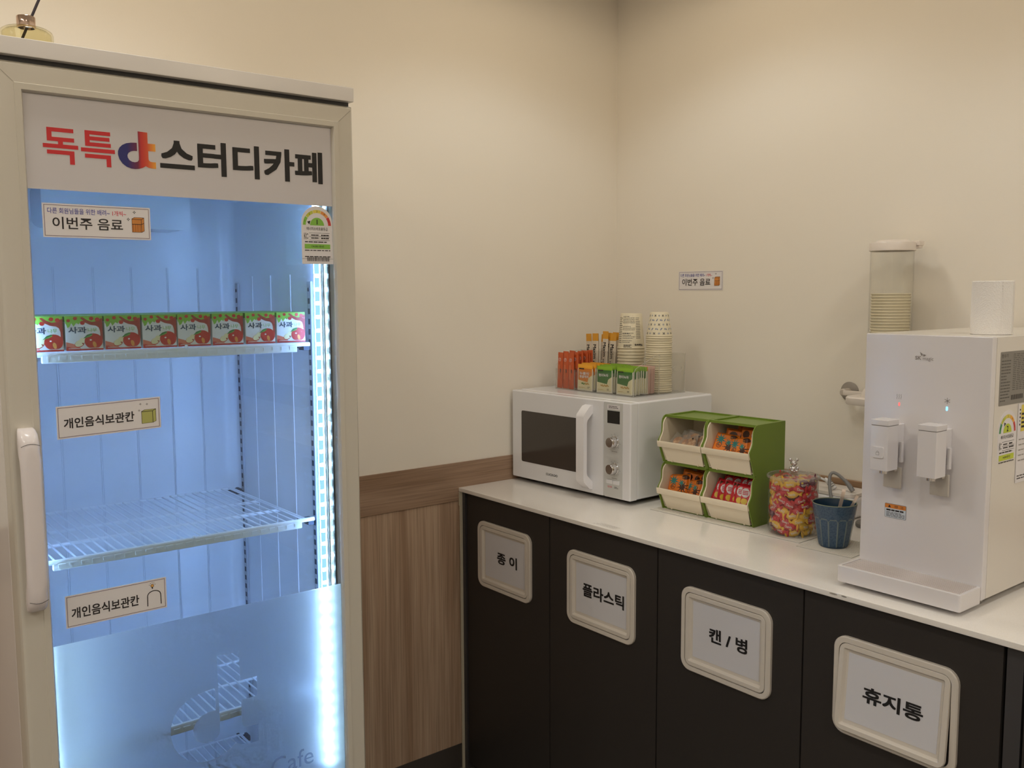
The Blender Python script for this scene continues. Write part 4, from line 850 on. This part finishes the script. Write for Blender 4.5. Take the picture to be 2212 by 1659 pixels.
cpool = [c for c in CR for _ in range(c[2])]
def put_candy(c, loc, rot):
    nm, cm, _ = c
    return put('candy_'+nm, lambda: candy(cm, M_yel), 'wrapped_candy', '%s-wrapped candy among many inside the clear jar' % nm, 'candy', 'candies in the clear jar', loc, rot)
CS = 1.32
for lay in range(10):
    z = JB+.0130+lay*.0127; R = .0462 if lay else .040; n = 9 if lay else 8
    for k in range(n):
        a = 2*PI*(k+.5*(lay % 2)+random.uniform(-.15, .15))/n; rr = R+random.uniform(-.002, .0008); rad = Vector((math.cos(a), math.sin(a), 0))
        # printed side outward, then spun a little about the outward axis
        tang = Matrix((Vector((-math.sin(a), math.cos(a), 0)), Vector((0, 0, 1)), rad)).transposed().to_4x4()
        e = (tang @ Matrix.Rotation(random.choice((0, PI))+random.uniform(-.5, .5), 4, 'Z') @ Matrix.Rotation(random.uniform(-.25, .25), 4, 'Y')).to_euler()
        put_candy(random.choice(cpool), (JC[0]+rr*math.cos(a), JC[1]+rr*math.sin(a), z+random.uniform(-.002, .002)), e).scale = (CS, CS*1.05, CS)
for k in range(13):
    rr = .035*math.sqrt((k+.5)/13)
    put_candy(random.choice(cpool), (JC[0]+rr*math.cos(k*2.4), JC[1]+rr*math.sin(k*2.4), JB+.1270+random.uniform(-.003, .001)), (random.uniform(-.3, .3), random.uniform(-.3, .3), random.uniform(0, 6.28))).scale = (CS, CS, CS)

# ---------------------------------------------------------------- blue ceramic cup with tongs
CC = (1.0795, -.3765); M_blu = mat('blue_reactive_glaze', (62, 86, 110), .2, vary=(260, (46, 70, 96), .45, .62)); M_rdg = mat('grey_green_glaze_edge', (102, 116, 118), .25); M_in = mat('dark_blue_inner_glaze', (36, 62, 86), .15)
cp_ = thing('ceramic_cup', 'blue glazed fluted ceramic cup holding steel utensils', 'cup', (CC[0], CC[1], H+.0021), .15)
NF, SEG = 13, 156; m = MB(); zs = [0, .0015, .004] + [.008+.0045*k for k in range(13)] + [.0645, .0665, .069, .072, .08, .09, .097, .0995]
def cr_(z): return .0325+.0165*(z/.1)**.85
loops = []
for z in zs:
    lp_ = []
    for i in range(SEG):
        a = 2*PI*i/SEG; f = (i*NF/SEG) % 1; t = abs(2*f-1); arch = .0695-.0085*max(0, (t-.35)/.65)**2
        r = cr_(z)-(.0030 if z < .002 else .0)
        if .003 < z < arch: r += -.0013*(1-t**3)
        lp_.append((r*math.cos(a), r*math.sin(a), z))
    loops.append(lp_)
for k in range(len(zs)-1):
    zc = (zs[k]+zs[k+1])/2
    for i in range(SEG):
        t = abs(2*((i+.5)*NF/SEG % 1)-1); arch = .0695-.0085*max(0, (t-.35)/.65)**2
        rg = (.003 < zc < arch+.001) and (t > .84 or abs(zc-arch) < .0018)
        j = (i+1) % SEG; m.add([loops[k][i], loops[k][j], loops[k+1][j], loops[k+1][i]], [[0, 1, 2, 3]], M_rdg if rg else M_blu)
m.add(loops[0], [list(range(SEG))[::-1]], M_blu)
m2 = MB(); m2.mats = m.mats[:]
seen = {}
for f, k in zip(m.f, m.m):
    g = []
    for i in f:
        q = tuple(round(c_, 7) for c_ in m.v[i])
        if q not in seen: seen[q] = len(m2.v); m2.v.append(m.v[i])
        g.append(seen[q])
    m2.f.append(g); m2.m.append(k)
part('cup', m2, cp_, True)
part('rim', MB().lathe([(cr_(.0995), .0993), (.0488, .1006), (.0478, .1010), (.0468, .1004), (.0464, .0985)], mat('pale_rim_glaze', (128, 134, 112), .25), 64), cp_, True)
part('inside', MB().lathe([(.0464, .0990), (.030, .008), (.001, .007)], M_in, 48), cp_, True)
def strip(name, label, p0, p1, w_, hook):
    p0, p1 = Vector(p0), Vector(p1); d = (p1-p0).normalized(); tc = Vector((CAM.x-p0.x, CAM.y-p0.y, 0)).normalized(); s_ = d.cross(tc).normalized(); n_ = s_.cross(d)
    pts = [p0+(p1-p0)*t for t in (0, .5, .85, .95, 1)]; off = [0, 0, 0, -.001, -.004*hook]; m = MB()
    m.loft([[tuple(p+n_*o+s_*a+n_*b_) for a, b_ in ((-w_/2, -.0004), (w_/2, -.0004), (w_/2, .0004), (-w_/2, .0004))] for p, o in zip(pts, off)], mat('warm_steel', (232, 214, 200), .28, .55), None, True, True)
    o = solo(name, m, label, 'utensil'); return o
strip('steel_tongs', 'shiny flat steel handle standing upright in the blue cup', (1.072, -.372, .897), (1.0985, -.37, 1.0135), .0078, 1)
strip('steel_spoon', 'dull flat steel handle leaning right in the blue cup', (1.076, -.370, .896), (1.131, -.369, 1.0050), .0062, 0)

# ---------------------------------------------------------------- power box and cables behind the cup
pb = thing('power_strip', 'white rounded power strip box behind the candy jar and cup', 'power strip', (.90, -.085, H))
part('case', MB().box(.80, .975, -.135, -.03, H, H+.056, M_white, .010, seg=3), pb)
part('lid', MB().prism(rrect(.803, .972, -.132, -.033, .018), 0, .008, mat('warm_white_plastic', (228, 220, 214), .3), Tz(H+.056)), pb)
M_cab = mat('grey_cable', (130, 128, 128), .5)
def bez(P, n=24):
    o = []
    for k in range(n+1):
        t = k/n; q = [Vector(p) for p in P]
        while len(q) > 1: q = [a.lerp(b_, t) for a, b_ in zip(q, q[1:])]
        o.append(q[0])
    return o
gc = thing('grey_cable', 'thick grey cable looping up behind the blue cup', 'cable', (.96, -.14, H))
part('cord', MB().tube(bez([(.955, -.1, .957), (.92, -.1, .985), (.87, -.1, 1.025), (.895, -.12, .98), (.93, -.145, .90), (.95, -.16, .887)]), .0042, M_cab, 10), gc)
part('strain_relief', MB().tube([(.958, -.1, .949), (.947, -.1, .962), (.935, -.1, .974)], [.0062, .006, .0045], M_cab, 10), gc)
wp = thing('white_plug', 'white plug and cord poking out right of the candy jar lid', 'plug', (.87, -.1, H+.06))
part('cord', MB().tube(bez([(.905, -.1, .951), (.87, -.1, .972), (.83, -.1, .99), (.78, -.1, .95), (.77, -.09, .90)]), .0030, M_white, 8), wp)
part('plug_body', MB().tube([(.906, -.1, .947), (.889, -.1, .962), (.877, -.1, .969)], [.0075, .0070, .0045], M_white, 10), wp)
for t in (.25, .5, .75): part('grip_ring', MB().tube([(.906-.017*t, -.1, .947+.015*t), (.906-.017*t-.002, -.1, .947+.015*t+.0018)], .0079, mgl, 10), wp)
solo('adapter_puck', MB().lathe([(.001, 0), (.028, 0), (.030, .003), (.030, .010), (.027, .013), (.001, .013)], mat('grey_rubber', (120, 116, 114), .5), 28), 'grey round pad at the foot of the dispenser beside the cup', 'pad', (1.035, -.155, H))

# ---------------------------------------------------------------- water dispenser
X0, X1, Y0, ZB0, ZT0 = 1.2405, 1.4845, -.54, .8935, 1.376
M_wd = mat('dispenser_white', (224, 220, 222), .16); M_wd2 = mat('dispenser_side_white', (222, 216, 208), .25)
wd = thing('water_dispenser', 'tall white countertop water dispenser with two taps', 'water dispenser', ((X0+X1)/2, -.30, H))
part('body', MB().box(X0+.0008, X1, Y0+.0185, -.03, ZB0, ZT0, M_wd2, .002), wd)
fpn = part('front_panel', MB().box(X0, X1, Y0, Y0+.018, ZB0, ZT0, M_wd, .002), wd)
for xx, yy in ((X0+.03, Y0+.05), (X1-.02, Y0+.03), (X0+.03, -.08), (X1-.02, -.08)): part('foot', MB().lathe([(.008, 0), (.009, .004), (.007, .0136)], mat('steel_foot', (170, 166, 160), .3, 1), 14, c=(xx, yy, H), cap0=True), wd)
ty0, tz0, tz1 = -.6205, .889, .9205
tr = part('drip_tray', MB().loft([[(a, b_, z) for a, b_ in o] for o, z in ((rrect(X0+.001, X1-.001, ty0+.001, Y0-.0005, .004, 3), tz0), (rrect(X0, X1, ty0, Y0-.0005, .005, 3), tz0+.003), (rrect(X0, X1, ty0, Y0-.0005, .005, 3), tz1-.001), (rrect(X0+.0006, X1-.0006, ty0+.0006, Y0-.001, .005, 3), tz1), (rrect(X0+.006, X1-.006, ty0+.006, Y0-.003, .002, 3), tz1), (rrect(X0+.006, X1-.006, ty0+.006, Y0-.003, .002, 3), tz1-.006))], M_wd, None, True, True, wn=True), wd)
part('well', MB().box(X0+.0062, X1-.0062, ty0+.0062, Y0-.0032, tz1-.0062, tz1-.0056, mat('tray_well_grey', (96, 90, 88), .5)), tr)
M_sl = mat('grille_pink_grey', (206, 196, 194), .3); sl0 = None; yy = ty0+.0085
while yy < Y0-.006:
    if sl0 is None: sl0 = part('grille_slat', MB().box(X0+.007, X1-.007, yy, yy+.0030, tz1-.0035, tz1-.0002, M_sl, .0006, seg=1), tr); ys = yy
    else: share(sl0, tr, (0, yy-ys, 0))
    yy += .00585
for xx in (X0+.06, X0+.12, X0+.18): part('grille_bar', MB().box(xx, xx+.003, ty0+.007, Y0-.004, tz1-.0052, tz1-.0036, M_sl), tr)
TW = Tm(Y0); M_gt = mat('grey_logo_print', (138, 132, 130), .5)
lg = MB().text('SK', (1.3428, 1.3545, 1.3290, 1.3362), .0004, M_gt, TW, .02).text('magic', (1.3578, 1.3782, 1.3265, 1.3350), .0004, M_gt, TW)
lg.flat([(1.3515, 1.3440), (1.3575, 1.3400), (1.3560, 1.3362), (1.3535, 1.3385)], .0004, M_gt, TW).flat([(1.3585, 1.3402), (1.3640, 1.3385), (1.3610, 1.3358), (1.3575, 1.3360)], .0004, M_gt, TW)
part('logo', lg, fpn)
ic = MB()
for k in range(3): line(ic, [(1.3092+.0042*k, 1.2505), (1.3086+.0042*k, 1.2530), (1.3098+.0042*k, 1.2555), (1.3088+.0042*k, 1.2580), (1.3094+.0042*k, 1.2605)], .0008, .0004, M_gt, TW)
for k in range(3): a = math.radians(90+60*k); line(ic, [(1.4074-.0058*math.cos(a), 1.2555-.0058*math.sin(a)), (1.4074+.0058*math.cos(a), 1.2555+.0058*math.sin(a))], .0008, .0004, M_gt, TW)
part('icons', ic, fpn)
part('indicator_light', MB().prism(rrect(1.3124, 1.3156, 1.2375, 1.2445, .0012, 3), 0, .0006, emis('red_indicator', (1, .16, .14), 1.3), TW), fpn, label='small glowing red indicator')
part('indicator_light', MB().prism(rrect(1.4054, 1.4088, 1.2372, 1.2448, .0012, 3), 0, .0006, emis('blue_indicator', (.18, .55, 1), 2.4), TW), fpn, label='small glowing blue indicator')
M_lev = mat('lever_grey', (188, 180, 170), .4)
def tap(xl, lock):
    x0, x1, y0, y1, z0, z1 = xl, xl+.0355, -.610, -.5715, 1.1195, 1.2165
    t = part('tap', MB().box(x0, x1, y0, y1, z0, z1-.0115, M_wd, .0012).box(x0-.0002, x1+.0002, y0-.0002, y1, z1-.0105, z1, M_wd, .001).box(x0+.001, x1-.001, y0+.001, y1, z1-.0117, z1-.0103, M_gt), wd)
    part('bracket', MB().box(x0+.006, x1-.006, y1-.001, Y0-.0002, z0+.02, z1-.012, M_wd, .001).box(x1-.010, x1-.006, y1, y1+.010, z0-.005, z1-.03, M_lev), t)
    part('nozzle', MB().lathe([(.0085, 0), (.0085, .006), (.0115, .0065), (.0115, .010)], M_silver, 20, c=((x0+x1)/2, (y0+y1)/2+.002, z0-.0075), cap0=True), t)
    part('lever', MB().box(x0+.001, x1+.001, y1+.010, y1+.0165, z0-.040, z0+.002, M_lev, .002).box(x1-.003, x1+.0022, y1+.009, y1+.017, z0+.012, z0+.052, M_wd, .001), t)
    if lock:
        TT_ = Tm(y0); a, c_ = x0+.0165, 1.1545
        o = part('lock_button', MB().prism(rrect(a-.0115, a+.0115, c_-.0105, c_+.0105, .003, 4), 0, .0022, M_wd, TT_), t)
        part('lock_icon', MB().flat(rrect(a-.0032, a+.0032, c_-.0048, c_+.0006, .0006, 2), .0024, M_gt, TT_).flat(rrect(a-.0026, a+.0026, c_-.0042, c_, .0004, 2), .0025, M_wd, TT_).flat(arcseg(a, c_+.0006, .0017, .0023, 0, 180, 8), .0024, M_gt, TT_), o) if False else None
        ki = MB().flat(rrect(a-.0034, a+.0034, c_-.0050, c_+.0006, .0006, 2), .0025, M_gt, TT_).flat(rrect(a-.0028, a+.0028, c_-.0044, c_, .0004, 2), .0027, M_wd, TT_).flat(arcseg(a, c_+.0006, .0018, .0024, 0, 180, 8), .0025, M_gt, TT_)
        part('lock_print', ki, t)
tap(1.2970, True); tap(1.3895, False)
ws = MB().prism(rrect(1.2920, 1.3362, 1.0155, 1.0435, .002, 3), 0, .0004, mat('sticker_grey_edge', (130, 130, 132), .5), TW).flat(rrect(1.2928, 1.3354, 1.0163, 1.0427, .0015, 3), .0006, mat('sticker_pale_blue', (206, 214, 224), .5), TW)
ws.flat(rect(1.2928, 1.3354, 1.0345, 1.0427), .0008, mat('warning_orange', (214, 130, 52), .5), TW).text('경 고', (1.3115, 1.3310, 1.0362, 1.0412), .0010, M_ink, TW).flat([(1.2990, 1.0360), (1.3050, 1.0360), (1.3020, 1.0415)], .0010, M_ink, TW)
ws.bars((1.2955, 1.3325, 1.0285, 1.0330), 1, .0008, M_ink, TW, .7, 5).bars((1.2955, 1.3335, 1.0175, 1.0275), 4, .0008, M_ink, TW, .4, 5)
part('warning_sticker', ws, fpn, label='orange-topped warning sticker')
TX = Tf(X1)
gl = MB().prism(rrect(-.507, -.330, 1.2495, 1.3480, .002, 3), 0, .0004, mat('label_grey_film', (128, 124, 118), .35), TX)
gl.text('정수기', (-.503, -.477, 1.337, 1.344), .0006, M_ink, TX).bars((-.503, -.465, 1.2555, 1.334), 14, .0006, mat('label_dark_print', (84, 80, 76), .5), TX, .35, 4).bars((-.455, -.345, 1.275, 1.344), 20, .0006, mat('label_dark_print', (84, 80, 76), .5), TX, .35, 9)
a = -.458
while a < -.41: gl.flat(rect(a, a+.0022, 1.258, 1.267), .0006, M_ink, TX); a += .0042
part('rating_label', gl, wd, label='grey printed rating label on the side')
part('energy_label', energy(MB(), -.5035, -.4285, 1.1475, 1.2400, '2', (M_ed, M_ey2, M_ey, M_toy, M_er), mat('energy_yellow_green', (190, 204, 50), .5), TX, price='14,000원/년', code=False), wd, label='arched white energy rating label, grade 2')
pc = MB().prism(rect(-.4255, -.335, 1.0975, 1.2480), .0006, .0016, M_paper, TX).flat(rect(-.414, -.339, 1.195, 1.2455), .0018, M_ey, TX).flat(rect(-.4215, -.339, 1.226, 1.2265), .0019, M_rd, TX)
pc.bars((-.421, -.416, 1.205, 1.240), 5, .0019, M_ink, TX, .45, 1).bars((-.412, -.37, 1.200, 1.232), 4, .002, M_ink, TX, .5, 3).bars((-.420, -.345, 1.135, 1.185), 5, .0019, mgl, TX, .2, 5).bars((-.421, -.342, 1.103, 1.113), 2, .0019, M_ink, TX, .4, 6)
part('check_card', pc, wd, label='white check card with yellow panel')

# paper roll on the dispenser
RC = (1.4290, -.4240); M_ts = mat('white_tissue', (236, 232, 228), .9, bump=(420, .55), spec=.1)
tp = thing('paper_roll', 'white embossed paper towel roll standing on the dispenser', 'paper roll', (RC[0], RC[1], ZT0+.0003))
part('roll', MB().lathe([(.0195, 0), (.0355, 0), (.0365, .001), (.0366, .05), (.0363, .0995), (.0352, .1005), (.0195, .1005), (.0195, 0)], M_ts, 48), tp, True)
part('core', MB().lathe([(.0194, .0004), (.0194, .1), (.0182, .1), (.0182, .0004)], mat('card_core', (186, 160, 126), .8), 32), tp, True)
aa = math.atan2(CAM.y-RC[1], CAM.x-RC[0])+.95
ps = [(.0368, aa-.5), (.0370, aa-.25), (.0376, aa-.05), (.0392, aa+.05)]
part('loose_end', MB().loft([[(r*math.cos(a), r*math.sin(a), .0004+.0002*k) for k, (r, a) in enumerate(ps)], [(r*math.cos(a), r*math.sin(a), .0985+.0004*k) for k, (r, a) in enumerate(ps)]], M_ts, closed=False), tp, True)

# ---------------------------------------------------------------- wall-mounted cup dispenser tube
TCx, TCy = 1.0345, -.0850
cdp = thing('cup_dispenser', 'clear wall-mounted tube of paper cups with white lid behind the dispenser', 'cup dispenser', (TCx, TCy, 1.18))
M_tube = clear('clear_tube_plastic', (.985, .985, .975), rough=.03, ior=1.4, haze=.012)
part('tube', MB().lathe([(.0505, 1.185), (.0505, 1.562)], M_tube, 48, c=(TCx, TCy, 0)).lathe([(.0492, 1.562), (.0492, 1.185)], M_tube, 48, c=(TCx, TCy, 0)), cdp)
M_lidw = mat('lid_warm_white', (226, 216, 208), .35)
al = math.atan2(.56, .83)   # hinge side, to the right as seen
part('lid', MB().lathe([(.0515, 1.556), (.0535, 1.557), (.0535, 1.574), (.0515, 1.577), (.040, 1.5785), (.036, 1.5825), (.001, 1.5835)], M_lidw, 48, c=(TCx, TCy, 0)), cdp)
hx, hy = TCx+.057*math.cos(al), TCy+.057*math.sin(al)
part('hinge', MB().box(hx-.010, hx+.010, hy-.012, hy+.012, 1.568, 1.580, M_lidw, .002).box(hx-.006, hx+.008, hy-.009, hy+.009, 1.562, 1.569, M_lidw, .002), cdp)
part('base_plate', MB().loft([[(a_, b_, z) for a_, b_ in o] for o, z in ((rrect(.944, 1.094, -.143, -.024, .032), 1.176), (rrect(.942, 1.096, -.145, -.022, .034), 1.180), (rrect(.942, 1.096, -.145, -.022, .034), 1.193), (rrect(.945, 1.093, -.142, -.025, .031), 1.196))], M_lidw, None, True, True), cdp)
part('base_hub', MB().lathe([(.062, 1.196), (.060, 1.208), (.0545, 1.2165), (.0512, 1.217), (.0512, 1.196)], M_lidw, 40, c=(TCx, TCy, 0)), cdp)
Tw = lambda x, z: (lambda a, b_, c_: (x+a, -c_, z+b_))
part('suction_disc', MB().lathe([(.001, .0006), (.0255, .0006), (.0262, .003), (.020, .007), (.010, .009)], mat('grey_suction_cup', (150, 142, 134), .35), 32, Tw(.881, 1.193)), cdp)
part('mount_stub', MB().lathe([(.010, .008), (.010, .034), (.007, .037)], mat('light_grey_stub', (196, 186, 176), .4), 24, Tw(.881, 1.193), cap1=True).box(.884, .960, -.042, -.026, 1.186, 1.199, M_lidw, .003), cdp)
for k in range(18):
    o = put('tubecup', lambda: cupmesh(.0445, .033, .095, 40), 'paper_cup', 'ivory paper cup, %s from the top inside the clear dispenser tube' % ORD[k], 'paper cup', 'paper cups in the dispenser tube', (TCx, TCy, 1.4535-.0072*k), (PI, 0, 0))

# ---------------------------------------------------------------- notice card on the wall
def Tcurl(u, v, w): return (u, -.0006-w-.004*max(0, (1.500-v)/.035)**2*(1-((u-.364)/.087)**2), v)
sg = notice(1, .2770, .4508, 1.4650, 1.5237, Tcurl)
o = solo('wall_notice', sg, 'small white notice card taped to the wall above the paper cups', 'notice')
